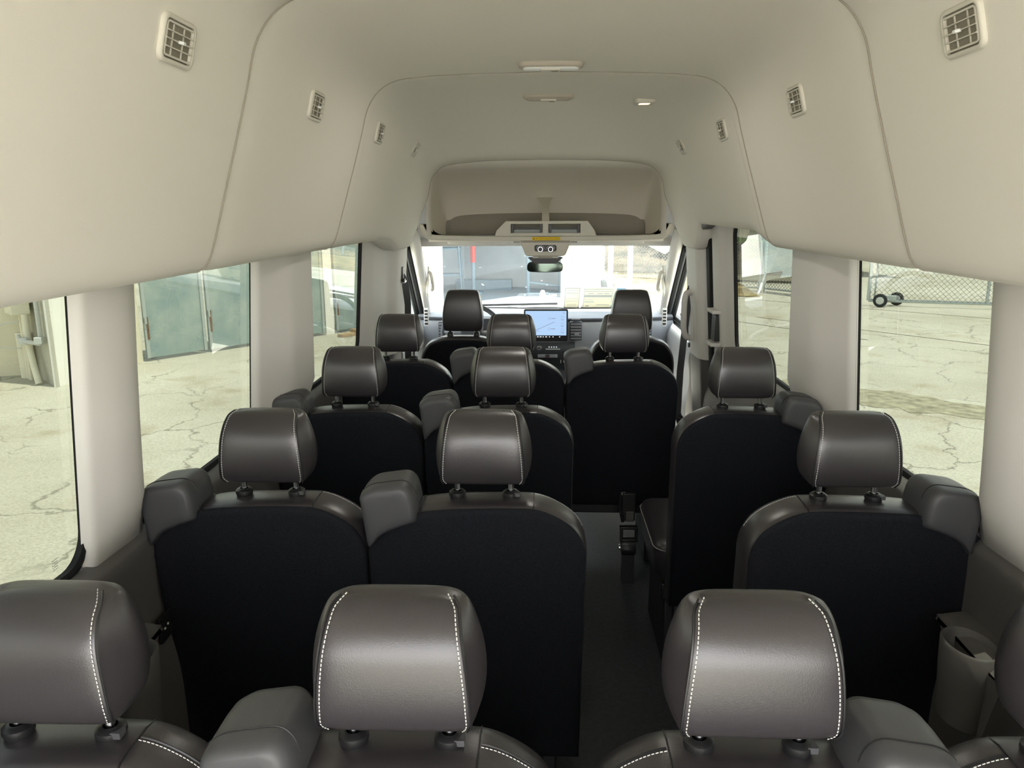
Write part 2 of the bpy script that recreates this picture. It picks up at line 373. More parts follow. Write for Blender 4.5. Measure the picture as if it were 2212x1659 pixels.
for s in (-1, 1):
    side = 'left' if s < 0 else 'right'
    fx = lambda z, s=s: s*xg(z)
    mb = MB()
    for k, (y0, y1, zb) in enumerate(WIN[s]):
        op = rrect(y1-y0, 1.50-zb, .075, 6, ((y0+y1)/2, (1.50+zb)/2)); a, b = CELL[k]
        plate(mb, op, [(a, -.02), (b, -.02), (b, 1.56), (a, 1.56)], lambda z, s=s: s*(xg(z)+.004), 'pillar')
    # front door aperture
    op = round_poly([(4.42, .80), (5.50, .80), (5.42, .90), (5.02, 1.33), (4.42, 1.37)], .05)
    plate(mb, op, [(3.80, -.02), (5.80, -.02), (5.80, .88), (5.05, 1.42), (3.80, 1.42)], lambda z, s=s: s*(xg(z)-.005), 'pillar')
    struct(mb.build('wall_'+side, angle=30))
    for k, (y0, y1, zb) in enumerate(WIN[s]):
        wn += 1
        t = bpy.data.objects.new('window_%d' % wn, None); COL.objects.link(t); struct(t)
        op = rrect(y1-y0, 1.50-zb, .075, 6, ((y0+y1)/2, (1.50+zb)/2))
        g = MB(); g.add([(s*xg(p[1]), p[0], p[1]) for p in op], [tuple(range(len(op)))], 'glass'); g.build('glass', t, smooth=False)
        fr = MB(); i1 = [tuple(p) for p in offset(op, .017)]; o1 = [tuple(p) for p in offset(op, -.004)]
        fr.rings([[(s*(xg(p[1])+.002), p[0], p[1]) for p in i1], [(s*(xg(p[1])-.010), p[0], p[1]) for p in i1], [(s*(xg(p[1])-.014), p[0], p[1]) for p in offset(op, .008)], [(s*(xg(p[1])-.010), p[0], p[1]) for p in o1]], 'rubber', caps=False)
        fr.build('frame', t)
    wn += 1
    t = bpy.data.objects.new('window_%d' % wn, None); COL.objects.link(t); struct(t)
    op = round_poly([(4.42, .80), (5.50, .80), (5.42, .90), (5.02, 1.33), (4.42, 1.37)], .05)
    g = MB(); g.add([(s*(xg(p[1])+.01), p[0], p[1]) for p in op], [tuple(range(len(op)))], 'doorglass'); g.build('glass', t, smooth=False)
    fr = MB()
    for d0, d1, dx, m in ((.0, .022, .0, 'seal'), (.022, .030, .012, 'rubber'), (.030, .05, .0, 'seal')):
        a = offset(op, d0); b = offset(op, d1)
        fr.rings([[(s*(xg(p[1])-.010-dx), p[0], p[1]) for p in a], [(s*(xg(p[1])-.030-dx), p[0], p[1]) for p in a], [(s*(xg(p[1])-.030-dx), p[0], p[1]) for p in b], [(s*(xg(p[1])-.0-dx), p[0], p[1]) for p in b]], m, caps=False)
    fr.build('frame', t)
    # lower dark trim with a ledge under the glass
    P = spline([(xg(.885)+.0, .886), (xg(.885)-.014, .889), (.868, .880), (.858, .862), (.862, .80), (.866, .70), (.850, .62), (.842, .50), (.850, .25), (.83, .06), (.80, .0)], 4)
    mb = MB(); ends = (-.85, 4.30)
    mb.rings([[(s*p.x, y, p.y) for p in P] for y in [ends[0]+(ends[1]-ends[0])*i/12 for i in range(13)]], 'trim', closed=False)
    struct(mb.build('wall_%s_lower' % side, angle=50))
    # light pillar covers between the windows
    def pillar(name, y0, y1, xi, z0=.885, z1=1.50, ya=.06, yb=.05, m='pillar', flare=.03):
        mb = MB(); rs = []
        for q in range(13):
            z = z0+(z1-z0)*q/12; t = 1-sm(0, .10, z-z0); g = xg(z)-.006; xi2 = xi+t*.035-(z-.9)*.03
            sec = round_poly([(g+.0, y0-.008), (g-.022, y0-.002), (xi2, y0+ya+.0), (xi2-.004, y1-yb), (g-.022, y1+.004), (g, y1+.01)], [.0, .012, .03, .03, .012, .0], 4)
            rs.append([(s*p[0], p[1], z) for p in sec])
        # close the foot by drawing it back towards the wall
        foot = [(s*(xg(z0)-.002), p[1], z0-.012) for p in rs[0]]
        mb.rings([foot]+rs, m, closed=False); return struct(mb.build(name, angle=60))
    pillar('trim_1' if s < 0 else 'trim_2', 1.335, 1.515, .842)
    pillar('trim_3' if s < 0 else 'trim_4', 2.215, 2.66, .812, ya=.16, yb=.07)
for s in (-1, 1):
    mb = MB(); P = spline([(.895, .80), (.86, .805), (.83, .79), (.815, .72), (.825, .60), (.81, .40), (.83, .0)], 4)
    mb.rings([[(s*p.x, y, p.y) for p in P] for y in (4.34, 4.36, 4.6, 4.9, 5.2, 5.45)], 'dash', closed=False); struct(mb.build('door_1' if s < 0 else 'door_2', angle=50))
# door frame / B-pillar area, left side
def panel_strip(name, pts, z0, z1, m, tilt=0, n=8, bulge=0):
    """vertical trim following a plan outline pts [(x,Y)], drawn between z0 and z1"""
    mb = MB(); rs = []
    for q in range(n+1):
        z = z0+(z1-z0)*q/n; rs.append([(x-(math.copysign(1, x))*(z-.9)*(.075+tilt), y, z) for x, y in pts])
    mb.rings(rs, m, closed=False); return struct(mb.build(name, angle=60))
def rp(pts, r): return round_poly_open(pts, r)
def round_poly_open(pts, r, n=4):
    out = [tuple(pts[0])]
    for i in range(1, len(pts)-1):
        p = Vector(pts[i]); a = Vector(pts[i-1]); b = Vector(pts[i+1]); da = a-p; db = b-p; la = min(r, da.length*.45); lb = min(r, db.length*.45)
        p0 = p+da.normalized()*la; p2 = p+db.normalized()*lb
        for j in range(n+1):
            t = j/n; out.append(tuple((1-t)**2*p0+2*t*(1-t)*p+t*t*p2))
    return out+[tuple(pts[-1])]
panel_strip('trim_5', rp([(-.905, 3.585), (-.885, 3.60), (-.86, 3.72), (-.845, 3.98), (-.80, 4.06), (-.795, 4.30), (-.83, 4.345), (-.90, 4.36)], .03), .80, 1.46, 'pillar')
panel_strip('trim_6', rp([(-.905, 3.585), (-.89, 3.60), (-.865, 3.72), (-.85, 3.98), (-.81, 4.06), (-.805, 4.30), (-.83, 4.345), (-.90, 4.36)], .03), .0, .80, 'trim')
# right side: sliding door front frame, black seal, B-pillar
panel_strip('trim_7', rp([(.905, 3.625), (.888, 3.635), (.872, 3.70), (.85, 3.74), (.845, 3.86), (.86, 3.90), (.90, 3.905)], .015), .50, 1.56, 'pillar')
panel_strip('trim_8', rp([(.90, 3.905), (.842, 3.91), (.838, 3.975), (.86, 3.98), (.90, 3.985)], .01), .02, 1.56, 'rubber')
panel_strip('trim_9', rp([(.90, 3.985), (.825, 4.00), (.80, 4.04), (.79, 4.26), (.81, 4.33), (.85, 4.36), (.90, 4.365)], .025), .78, 1.46, 'pillar')
panel_strip('trim_10', rp([(.90, 3.985), (.835, 4.00), (.81, 4.04), (.80, 4.26), (.81, 4.33), (.85, 4.36), (.90, 4.365)], .025), .0, .78, 'trim')
# sliding-door latch recess on the door frame
mb = MB(); mb.box((.838, 3.80, .985), (.03, .09, .13), 'black'); mb.box((.826, 3.80, 1.065), (.05, .13, .018), 'pillar'); mb.box((.826, 3.80, .905), (.05, .13, .018), 'pillar')
struct(mb.build('trim_11', bevel=.004))

def stamp(wname, s, y, z, k=1.0):
    rnd = random.Random(3); mb = MB()
    for r in range(5):
        u = -.011
        while u < .010:
            w = rnd.uniform(.002, .005); mb.box((s*(xg(z)-.0015), y+u*k, z+(.012-r*.006)*k), (.0006, w*k*.8, .0016*k), 'ink_soft'); u += w+.0018
    o = mb.build('glass_stamp', bpy.data.objects[wname], smooth=False)
stamp('window_1', -1, 1.255, .930, .75); stamp('window_2', -1, 1.60, .925, .6); stamp('window_6', 1, 1.60, .93, .6)
# floor, front bulkhead
mb = MB(); mb.box((0, 2.1, -.02), (1.80, 5.9, .04), 'floor'); o = struct(mb.build('floor', smooth=False))

# ------------------------------------------------------------------ passenger seats
HR = [(0, .070, .030, .080, .07), (.004, .083, .014, .100, .085), (.016, .0885, .005, .112, .096), (.035, .0885, .001, .118, .1015), (.060, .087, .000, .119, .103),
      (.085, .0845, .001, .117, .101), (.105, .082, .004, .113, .097), (.122, .0795, .011, .108, .092), (.136, .077, .022, .102, .087), (.147, .074, .038, .094, .081), (.153, .066, .055, .084, .070)]
def headrest(parent, x, y, z, k=1.0, hk=1.0, stitch=True, name='headrest', dx=0):
    mb = MB(); rs = []
    for (h, wr, yr, yf, wm) in HR:
        ym = yr+(yf-yr)*.45
        P = [(-wr*.5, yr), (wr*.5, yr), (wr*.93, yr+.003), (wr*1.03, yr+.012), (wm, ym), (wm*.96, yr+(yf-yr)*.72), (wm*.70, yf), (0, yf+.002),
             (-wm*.70, yf), (-wm*.96, yr+(yf-yr)*.72), (-wm, ym), (-wr*1.03, yr+.012), (-wr*.93, yr+.003)]
        rs.append([(p.x*k, p.y*k, h*hk) for p in spline(P, 4, True)])
    mb.rings(rs, 'leather'); o = mb.build(name, parent, angle=70); o.location = (x, y, z)
    md = o.modifiers.new('sub', 'SUBSURF'); md.levels = md.render_levels = 1
    if stitch:
        for s in (-1, 1):
            st = MB()
            path = [(s*wr*.985*k, (yr+.0035)*k, h*hk) for h, wr, yr, yf, wm in HR[1:]]
            pp = spline(path, 6); st_path = [p+Vector((s*-.0045, -.0008, .0006)) for p in pp]
            stitches(st, st_path, lambda p: Vector((0, -1, .25)))
            st.tube([p+Vector((s*.001, .0006, 0)) for p in pp], .0015, 'black', 5)
            st.build('stitching', o, smooth=False)
    return o
def posts(hr, hb, top, dx=.058):
    """chrome posts and black collars under a headrest; hb = headrest underside height, top = seat top height (world z)"""
    for s in (-1, 1):
        p = MB(); p.tube([(s*dx, .052, .02), (s*dx, .052, top-hb-.01)], .0062, 'chrome', 12); p.build('post', hr)
        c = MB(); h = top-hb
        lathe(c, [(.0, h-.006), (.0165, h-.006), (.0185, h), (.018, h+.006), (.0135, h+.0095), (.009, h+.010), (.009, h+.004)], (s*dx, .052, 0), (0, 0, 1), 'black', 20)
        if s > 0: c.box((s*dx+.013, .044, h+.004), (.012, .014, .008), 'tower')
        c.build('post_collar', hr)
OUT = [(-.228, .30), (-.234, .60), (-.236, .72), (-.2365, .79), (-.236, .825), (-.230, .862), (-.208, .893), (-.165, .916), (-.09, .932), (0, .937), (.09, .938), (.135, .934), (.178, .915), (.212, .888), (.231, .853), (.237, .82), (.2365, .785), (.236, .72), (.235, .60), (.230, .30)]
def back_outline(wk, s, ztop=.938, zbot=.30, pts=OUT):
    P = []
    for x, z in pts: P.append((s*x*wk, z+.010 if z > .5 else zbot))
    q = [P[0], P[1], P[2]]
    body = spline([(a, b) for a, b in P[1:-1]], 4)
    return [P[0]]+[tuple(p) for p in body]+[P[-1]]
def backrest(parent, xc, y, wk, s, zbot=.30, stitch=False, panel=True, rec=.10):
    ol = back_outline(wk, s, zbot=zbot)
    f = lambda u, v, d: (xc+u, y+d+(.95-v)*rec, v)
    mb = MB()
    pillow(mb, ol, [.004, .010, .024, .05, .085, .105, .118, .124], [.018, .008, .002, 0, 0, .004, .016, .03], 'leather', f)
    # seams across the top roll
    bo = mb.build('backrest', parent, angle=60)
    for ux in (-.118*s*wk, .122*s*wk):
        sm_ = MB()
        top = max(p[1] for p in ol if abs(p[0]-ux) < .04)
        top = [p[1] for p in sorted(ol, key=lambda p: abs(p[0]-ux)+(0 if p[1] > .7 else 9))][0]
        pp = [Vector(f(ux, top-.030, .0015)), Vector(f(ux, top-.007, .008)), Vector(f(ux, top-.0005, .024)), Vector(f(ux, top+.0012, .05)), Vector(f(ux, top+.0012, .085)), Vector(f(ux, top-.005, .107)), Vector(f(ux, top-.02, .12))]
        sm_.tube(pp, .0012, 'black', 5); sm_.build('seam', bo, smooth=False)
    if stitch:
        top = [p for p in ol if p[1] > .86]
        for sg in (-1, 1):
            sm_ = MB(); path = [Vector(f(p[0], p[1]+.0012, .062)) for p in top if sg*p[0] > .12*wk]
            stitches(sm_, path, Vector((0, -.3, 1)))
            sm_.tube([p+Vector((0, .006, -.0008)) for p in path], .0016, 'black', 5); sm_.build('stitching', bo, smooth=False)
    else:
        sm_ = MB(); top = [p for p in ol if p[1] > .87 and s*p[0] > .12*wk]
        stitches(sm_, [Vector(f(p[0], p[1]+.0008, .088)) for p in top], Vector((0, -.3, 1)), r=.0006); sm_.build('stitching', bo, smooth=False)
    if panel:
        pm = MB(); ol2 = [tuple(p) for p in offset(ol, .005)]
        pillow(pm, ol2, [-.001, .0035, .010], [.010, .001, 0], 'fabric', f); pm.build('rear_panel', bo, angle=60)
    return bo
def tower(parent, x, y, s, z=0, k=1.0):
    """moulded seat-belt outlet on the shoulder of a backrest; x = centre, s = outward side"""
    P = [(.068, .950), (.072, .972), (.044, .990), (-.040, 1.000), (-.060, .984), (-.068, .955), (-.072, .915), (-.02, .900), (.024, .882), (.050, .852), (.056, .858)]
    P = round_poly([(s*a, b+z) for a, b in P], [.02, .02, .018, .018, .02, .02, .012, .02, .02, .012, .012], 4)
    f = lambda u, v, d: (x+u*k, y+d, v)
    cx_ = sum(p[0] for p in P)/len(P); cz_ = .945+z; rs = []
    for d, q in ((-.024, .55), (-.024, .76), (-.0225, .84), (-.018, .92), (-.010, .975), (.004, 1), (.06, 1), (.085, .97), (.100, .86), (.105, .70)):
        rs.append([f(cx_+(p[0]-cx_)*q, cz_+(p[1]-cz_)*q, d) for p in P])
    mb = MB(); mb.rings(rs, 'tower')
    o = mb.build('belt_outlet', parent, angle=60)
    sl = MB(); sl.tube(sorted([f(p[0], p[1]+.0006, .012) for p in P if p[1] > .968+z], key=lambda q: q[0]), .0009, 'black', 5); sl.build('seam', o)
    return o
def cushion(parent, x0, x1, y, zt=.46):
    ol = rrect(x1-x0, .46, .06, 5, ((x0+x1)/2, y+.36))
    mb = MB(); pillow(mb, ol, [zt-.16, zt-.12, zt-.03, zt-.008, zt], [.03, .005, 0, .012, .04], 'leather', lambda u, v, d: (u, v, d))
    c = mb.build('seat_cushion', parent, angle=60)
    st = MB(); stitches(st, [(p[0], p[1], zt-.028) for p in offset(ol, -.001)]+[(ol[0][0], ol[0][1], zt-.028)], Vector((0, 0, 1)), r=.001); st.build('stitching', c, smooth=False)
    fr = MB(); fr.box(((x0+x1)/2, y+.36, .27), (x1-x0-.06, .40, .06), 'black')
    fr.box(((x0+x1)/2, y+.20, .30), (x1-x0-.06, .03, .03), 'black'); fr.build('seat_frame', parent, bevel=.005)
    for xx in (x0+.06, x1-.06):
        l = MB(); l.box((xx, y+.34, .125), (.04, .34, .25), 'black'); l.build('leg', parent, bevel=.01)
def isofix(parent, x, y):
    t = MB(); t.box((x, y-.004, .375), (.030, .002, .02), 'black')
    o = t.build('anchor_tag', parent)
    i = MB(); i.box((x+.002, y-.0055, .372), (.014, .001, .003), 'lens'); i.box((x-.004, y-.0055, .377), (.004, .001, .010), 'lens'); i.box((x+.004, y-.0055, .380), (.008, .001, .006), 'lens'); i.build('symbol', o)
def seat_row(name, y, seats, label, cat, group, zbot=.30, stitch=False, wk=1.0, cush=None, hrx=.030, rec=.10, dz=0, tx=None, tk=.86):
    """seats: list of (centre x, belt side)"""
    x0 = min(c for c, s in seats); t = thing(name, (x0, y, dz), label, cat, group)
    for c, s in seats:
        backrest(t, c-x0, 0, wk, -s, zbot, stitch, rec=rec)
        h = headrest(t, c-x0-s*hrx, .020, .982); posts(h, .982, .951)
        tower(t, c-x0+s*(tx or .166*wk), .012, s, k=tk)
    c0 = cush or (min(c for c, s in seats)-.22*wk-x0, max(c for c, s in seats)+.22*wk-x0)
    cushion(t, c0[0], c0[1], 0)
    return t
RG = 'passenger seats in the cabin'
seat_row('bench_seat', .735, [(-.620, -1), (-.205, -1)], 'black leather double seat closest to the camera, on the left, its headrest backs bright', 'bench seat', RG, stitch=True, wk=.87, hrx=.012, dz=-.02, tx=.148, tk=.80)
seat_row('bench_seat', .735, [(.232, 1), (.625, 1)], 'black leather double seat closest to the camera, right of the aisle', 'bench seat', RG, stitch=True, wk=.87, hrx=.012, dz=-.02, tx=.148, tk=.80)
seat_row('bench_seat', 1.50, [(-.630, -1), (-.162, -1)], 'black double seat with broad fabric back, second from the camera on the left', 'bench seat', RG, hrx=.014, tx=.182)
seat_row('bench_seat', 2.28, [(-.628, -1), (-.158, -1)], 'black double seat third from the camera, just before the triple bench', 'bench seat', RG, hrx=.014, tx=.182)
t3 = seat_row('bench_seat', 3.06, [(-.622, -1), (-.158, -1), (.306, -1)], 'black triple bench seat directly behind the two front seats', 'bench seat', RG, zbot=.31, wk=.98, hrx=.010, tx=.178)
isofix(t3, .947, .045)
seat_row('single_seat', 1.50, [(.654, 1)], 'black single seat on the right with wide rear panel beside the cup holder', 'seat', RG, wk=1.04, hrx=.031, tx=.158)
seat_row('single_seat', 2.28, [(.628, 1)], 'black single seat on the right, farther of the two', 'seat', RG, cush=(-.268, .22), hrx=.03, zbot=.26, tx=.135)
# hanging latch under the triple bench
t = thing('seat_latch', (.347, 3.02, 0), 'black folding seat latch standing on the aisle floor behind the triple bench', 'latch')
mb = MB(); mb.box((0, .05, .33), (.055, .02, .12), 'black'); mb.box((.004, .04, .29), (.034, .012, .045), 'trim'); mb.build('strap', t, bevel=.003)
mb = MB(); mb.box((0, .03, .245), (.075, .03, .012), 'black'); mb.box((-.03, .03, .215), (.012, .03, .06), 'black'); mb.box((.032, .03, .215), (.012, .03, .06), 'black'); mb.box((0, .03, .19), (.07, .03, .012), 'black'); mb.build('buckle_frame', t, bevel=.003)
mb = MB(); lathe(mb, [(.0, -.03), (.03, -.03), (.034, -.02), (.034, .02), (.03, .03), (.0, .03)], (0, .03, .155), (1, 0, 0), 'black', 16); mb.tube([(-.04, .03, .155), (-.034, .03, .155)], .012, 'chrome', 10); mb.box((0, .03, .065), (.05, .05, .13), 'black'); mb.build('latch_foot', t)
mb = MB(); mb.tube([(-.035, .04, .38), (-.037, .035, .33), (-.025, .03, .27)], .008, 'black', 8); mb.tube([(-.036, .022, .325), (-.036, .018, .31)], .004, 'chrome', 8); mb.build('lever', t)

# ------------------------------------------------------------------ front seats
FO = [(-.17, .28), (-.225, .45), (-.245, .62), (-.240, .74), (-.20, .82), (-.13, .853), (-.06, .862), (.06, .862), (.13, .853), (.20, .82), (.240, .74), (.245, .62), (.225, .45), (.17, .28)]
FH = [(0, .085, .02, .07, .088), (.004, .100, .010, .09, .104), (.02, .108, .004, .105, .113), (.06, .1105, 0, .11, .116), (.11, .108, 0, .11, .114), (.16, .100, .004, .108, .107), (.20, .091, .012, .10, .098), (.222, .084, .024, .09, .09), (.232, .07, .04, .08, .075)]
def front_seat(x, label):
    global HR
    t = thing('front_seat', (x, 4.22, 0), label, 'seat', 'front seats')
    ol = [tuple(p) for p in spline(FO, 4, True)]
    f = lambda u, v, d: (u, d+(.86-v)*.12, v)
    mb = MB(); pillow(mb, ol, [.0, .012, .04, .09, .12, .135], [.03, .010, 0, 0, .012, .04], 'leather', f); b = mb.build('backrest', t, angle=60)
    pm = MB(); pillow(pm, [tuple(p) for p in offset(ol, .016)], [-.006, .0, .02], [.012, .002, 0], 'fabric', f); pm.build('rear_panel', b, angle=60)
    save = HR; HR = FH; h = headrest(t, 0, .03, .888, stitch=False); HR = save
    for s in (-1, 1):
        p = MB(); p.tube([(s*.075, .05, .02), (s*.075, .05, -.04)], .007, 'black', 10); p.build('post', h)
        c = MB(); lathe(c, [(0, -.035), (.020, -.035), (.018, -.012), (.013, -.006), (.0, -.006)], (s*.075, .05, 0), (0, 0, 1), 'black', 16); c.build('post_collar', h)
    cushion(t, -.25, .25, 0, .40)
front_seat(-.462, "driver's black leather front seat behind the steering wheel")
front_seat(.478, 'front passenger black leather seat below the windscreen price papers')

# ------------------------------------------------------------------ air vents
def air_vent(loc, s, tilt, label):
    """built facing +X local (rotated for its side); ring, louvres, knob"""
    t = thing('air_vent', loc, label, 'air vent', 'round-cornered air vents along the headliner')
    o = t; w, h = .112, .072
    f = lambda u, v, d: (d, u, v)
    mb = MB(); ol = rrect(w, h, .016, 5)
    rs = [[f(p[0], p[1], d) for p in offset(ol, q)] for d, q in ((-.010, -.0005), (-.004, -.001), (-.0015, .001), (-.0005, .004), (-.001, .0065), (-.012, .008))]
    mb.rings(rs, 'plastic', caps=False); mb.build('bezel', t, angle=50)
    mb = MB(); mb.rings([[f(p[0], p[1], -.0065) for p in offset(ol, .002)], [f(p[0], p[1], -.012) for p in offset(ol, .02)]], 'ventdark'); mb.build('duct', t)
    mb = MB(); il = offset(ol, .0095); i2 = offset(ol, .0125)
    mb.rings([[f(p[0], p[1], -.004) for p in il], [f(p[0], p[1], -.001) for p in il], [f(p[0], p[1], -.001) for p in i2], [f(p[0], p[1], -.006) for p in i2]], 'plastic', caps=False); mb.build('louvre_ring', t)
    for q in (-.012, 0.0, .012):
        l = MB(); l.box((-.002, 0, q), (.006, w-.022 if q else w-.018, .0015), 'plastic'); l.build('slat', t)
    for q in (-.018, .018): l = MB(); l.box((-.0052, q, 0), (.002, .002, .048), 'plastic'); l.build('divider', t)
    l = MB(); l.box((.003, -.001, .0), (.010, .011, .0055), 'lens'); l.build('knob', t, bevel=.002)
    t.rotation_euler = Matrix.Identity(3).to_euler()
    n = Vector((-s*math.cos(tilt), 0, -math.sin(tilt))); up = Vector((-s*-math.sin(tilt), 0, 0))
    yv = Vector((0, -s, 0)) if True else None
    zv = n.cross(yv)
    t.rotation_euler = Matrix((n, yv, zv)).transposed().to_euler()
VL = [(1.295, 'rearmost, largest in view'), (2.075, 'second from the rear'), (2.87, 'third from the rear'), (3.665, 'frontmost, smallest in view')]
for s in (-1, 1):
    for (y, wd), zz in zip(VL, (1.812, 1.812, 1.820, 1.821)):
        hp = half_profile(y, s)
        k = min(range(len(hp)), key=lambda i: abs(hp[i].y-zz)); a, b = hp[k-1], hp[k+1]; d = (b-a).normalized(); tl = math.atan2(abs(d.x), abs(d.y))
        # interpolate x at the height
        for i in range(len(hp)-1):
            if hp[i].y >= zz >= hp[i+1].y and hp[i].y > hp[i+1].y:
                u = (hp[i].y-zz)/(hp[i].y-hp[i+1].y); xx = hp[i].x+(hp[i+1].x-hp[i].x)*u; break
        air_vent((xx-s*.0082, y-(.02 if s > 0 else 0), zz), s, tl, 'beige air vent %s on the %s headliner' % (wd, 'left' if s < 0 else 'right'))

# ------------------------------------------------------------------ ceiling lamps
def dome(y, k, label, lens_m):
    t = thing('dome_light', (0, y, 1.976), label, 'dome light', 'ceiling lamps')
    ol = rrect(.195*k, .062, .02, 5); f = lambda u, v, d: (u, v, d)
    mb = MB(); pillow(mb, ol, [.008, -.004, -.0085, -.010], [-.001, 0, .004, .012], 'bezel', f); mb.build('bezel', t, angle=50)
    mb = MB(); pillow(mb, rrect(.170*k, .04, .016, 5, (0, -.003)), [-.009, -.014, -.016], [0, .003, .009], lens_m, f); mb.build('lamp_lens', t, angle=50)
    mb = MB(); pillow(mb, rrect(.062*k, .030, .004, 3, (0, -.006)), [-.012, -.0175, -.019], [0, .001, .004], 'plastic', f); mb.box((.012, -.006, -.0195), (.02, .012, .002), 'ventdark'); mb.build('switch', t)
    l = bpy.data.lights.new('dome_bulb', 'AREA'); l.shape = 'DISK'; l.size = .13; l.energy = 1.2 if lens_m == 'lens' else .06; l.color = (1, .95, .86)
    lo = bpy.data.objects.new('dome_bulb', l); COL.objects.link(lo); lo.parent = t; lo.location = (0, 0, -.024)
dome(2.47, 1.0, 'oblong dome light with white lenses just behind the ceiling seam', 'lens')
dome(3.13, 1.0, 'oblong beige dome light in front of the ceiling seam', 'bezel')
t = thing('reading_light', (.375, 3.20, 1.962), 'small lit warm reading light on the ceiling toward the right', 'ceiling light')
f = lambda u, v, d: (u, v, d)
mb = MB(); ol = rrect(.078, .085, .014, 4); mb.rings([[f(p[0], p[1], d) for p in offset(ol, q)] for d, q in ((.012, 0), (-.006, 0), (-.009, .004), (-.008, .018), (.001, .020))], 'plastic', caps=False); mb.build('bezel', t)
mb = MB(); mb.rings([[f(p[0], p[1], -.002) for p in offset(ol, .019)], [f(p[0], p[1], .0) for p in offset(ol, .028)]], 'lamp_on'); mb.build('bulb_lens', t)
for x in (-.60, .56):
    mb = MB(); lathe(mb, [(.0, -.010), (.010, -.008), (.013, -.003), (.013, .01)], (0, 0, 0), (0, 0, 1), 'plastic', 16)
    o = mb.build('screw_cap'); o.location = (x*.86, 4.30, 1.846); tag(o, 'small round cap on the headliner near the front seam, %s one' % ('left' if x < 0 else 'right'), 'cap', 'headliner screw caps')

# ------------------------------------------------------------------ overhead shelf, console, mirror
t = thing('overhead_shelf', (0, 4.62, 1.40), 'beige overhead storage shelf across the top of the windscreen', 'shelf')
mb = MB(); ol = [(-.745, .075), (-.735, .02), (-.69, -.018), (-.5, -.026), (0, -.028), (.5, -.026), (.69, -.018), (.735, .02), (.745, .075), (.715, .075), (.70, .035), (.66, .012), (.5, .006), (0, .004), (-.5, .006), (-.66, .012), (-.70, .035), (-.715, .075)]
ol = round_poly(ol, .03, 4); pillow(mb, ol, [-.03, -.035, -.028, .02], [.006, .002, 0, 0], 'plastic', lambda u, v, d: (u, d, v)); mb.build('lip', t, angle=50)
mb = MB(); mb.box((0, .27, -.02), (1.38, .56, .02), 'liner'); mb.build('shelf_board', t)
mb = MB(); hs = [(-.295, .004), (-.285, .035), (-.232, .088), (-.20, .092), (.215, .092), (.25, .088), (.29, .035), (.30, .004)]
f = lambda u, v, d: (u, d, v)
# housing with two real pockets: front plate as a frame around each opening
holes = [(-.108, .047, .165, .046), (.108, .047, .165, .046)]
def quad(mb, x0, x1, z0, z1, y, m): mb.add([(x0, y, z0), (x1, y, z0), (x1, y, z1), (x0, y, z1)], [(0, 1, 2, 3)], m)
yy = -.045
mb.add([(-.295, yy, .004), (-.205, yy, .004), (-.205, yy, .088), (-.232, yy, .088), (-.285, yy, .035)], [(0, 1, 2, 3, 4)], 'plastic')
mb.add([(.295, yy, .004), (.285, yy, .035), (.245, yy, .088), (.205, yy, .088), (.205, yy, .004)], [(0, 1, 2, 3, 4)], 'plastic')
quad(mb, -.205, .205, .004, .017, yy, 'plastic'); quad(mb, -.205, .205, .076, .088, yy, 'plastic'); quad(mb, -.014, .014, .017, .076, yy, 'plastic')
mb.rings([[(p[0], y_, p[1]) for p in [(-.295, .004), (-.285, .035), (-.232, .088), (.245, .088), (.285, .035), (.295, .004)]] for y_ in (yy, .09)], 'plastic', closed=False, caps=False)
for sx in (-1, 1):
    for x0, x1, z0, z1 in ((.014, .205, .017, .076),):
        a, b = sorted((sx*x0, sx*x1)); rs = [[(a, y_, z0), (b, y_, z0), (b, y_, z1), (a, y_, z1)] for y_ in (yy, .03)]; mb.rings(rs, 'plastic', caps=False); quad(mb, a, b, z0, z1, .03, 'ventdark')
mb.build('pocket_housing', t, angle=30)
for sx in (-1, 1):
    r = MB(); x = sx*.1095
    rs = [[(x+p[0], yy-.004+dd, .047+p[1]) for p in offset(rrect(.196, .062, .006, 3), q)] for dd, q in ((.004, 0), (0, .001), (0, .005), (.012, .006))]
    r.rings(rs, 'plastic', caps=False); r.box((x, .0, .030), (.15, .02, .020), 'greyink'); r.box((x, -.004, .048), (.155, .012, .005), 'black'); r.box((x-.083, -.01, .045), (.012, .03, .05), 'black'); r.box((x+.083, -.01, .045), (.012, .03, .05), 'black'); r.build('storage_pocket', t)
mb = MB(); mb.rings([[(x_, y_, z_) for x_, y_ in ((-.022-w, d0), (.022+w, d0), (.020+w, d0+.05), (-.020-w, d0+.05))] for z_, w, d0 in ((.088, 0, -.02), (.135, -.002, .04), (.175, .0, .16), (.205, .006, .30), (.225, .03, .40), (.250, .05, .46))], 'plastic'); mb.build('centre_post', t, angle=50)
mb = MB(); pillow(mb, rrect(.165, .020, .003, 3, (.004, -.012)), [-.0355, -.037], [0, .0005], 'yellow', f)
lb = mb.build('warning_label', t); lb['label'] = 'yellow warning label'
mb = MB(); mb.add([(-.074, -.0375, -.017), (-.062, -.0375, -.017), (-.068, -.0375, -.006)], [(0, 1, 2)], 'ink')
mb.add([(-.0685, -.0378, -.0155), (-.0675, -.0378, -.0155), (-.0675, -.0378, -.010), (-.0685, -.0378, -.010)], [(0, 1, 2, 3)], 'yellow')
for k in range(3):
    random.seed(k); x = -.042
    while x < .078:
        w = random.uniform(.004, .012); mb.box((x+w/2, -.0375, -.008-k*.0042), (w, .0006, .0016), 'ink_yellow'); x += w+.002
mb.box((-.051, -.0375, -.012), (.008, .0006, .006), 'ink_yellow'); mb.build('lettering', lb)

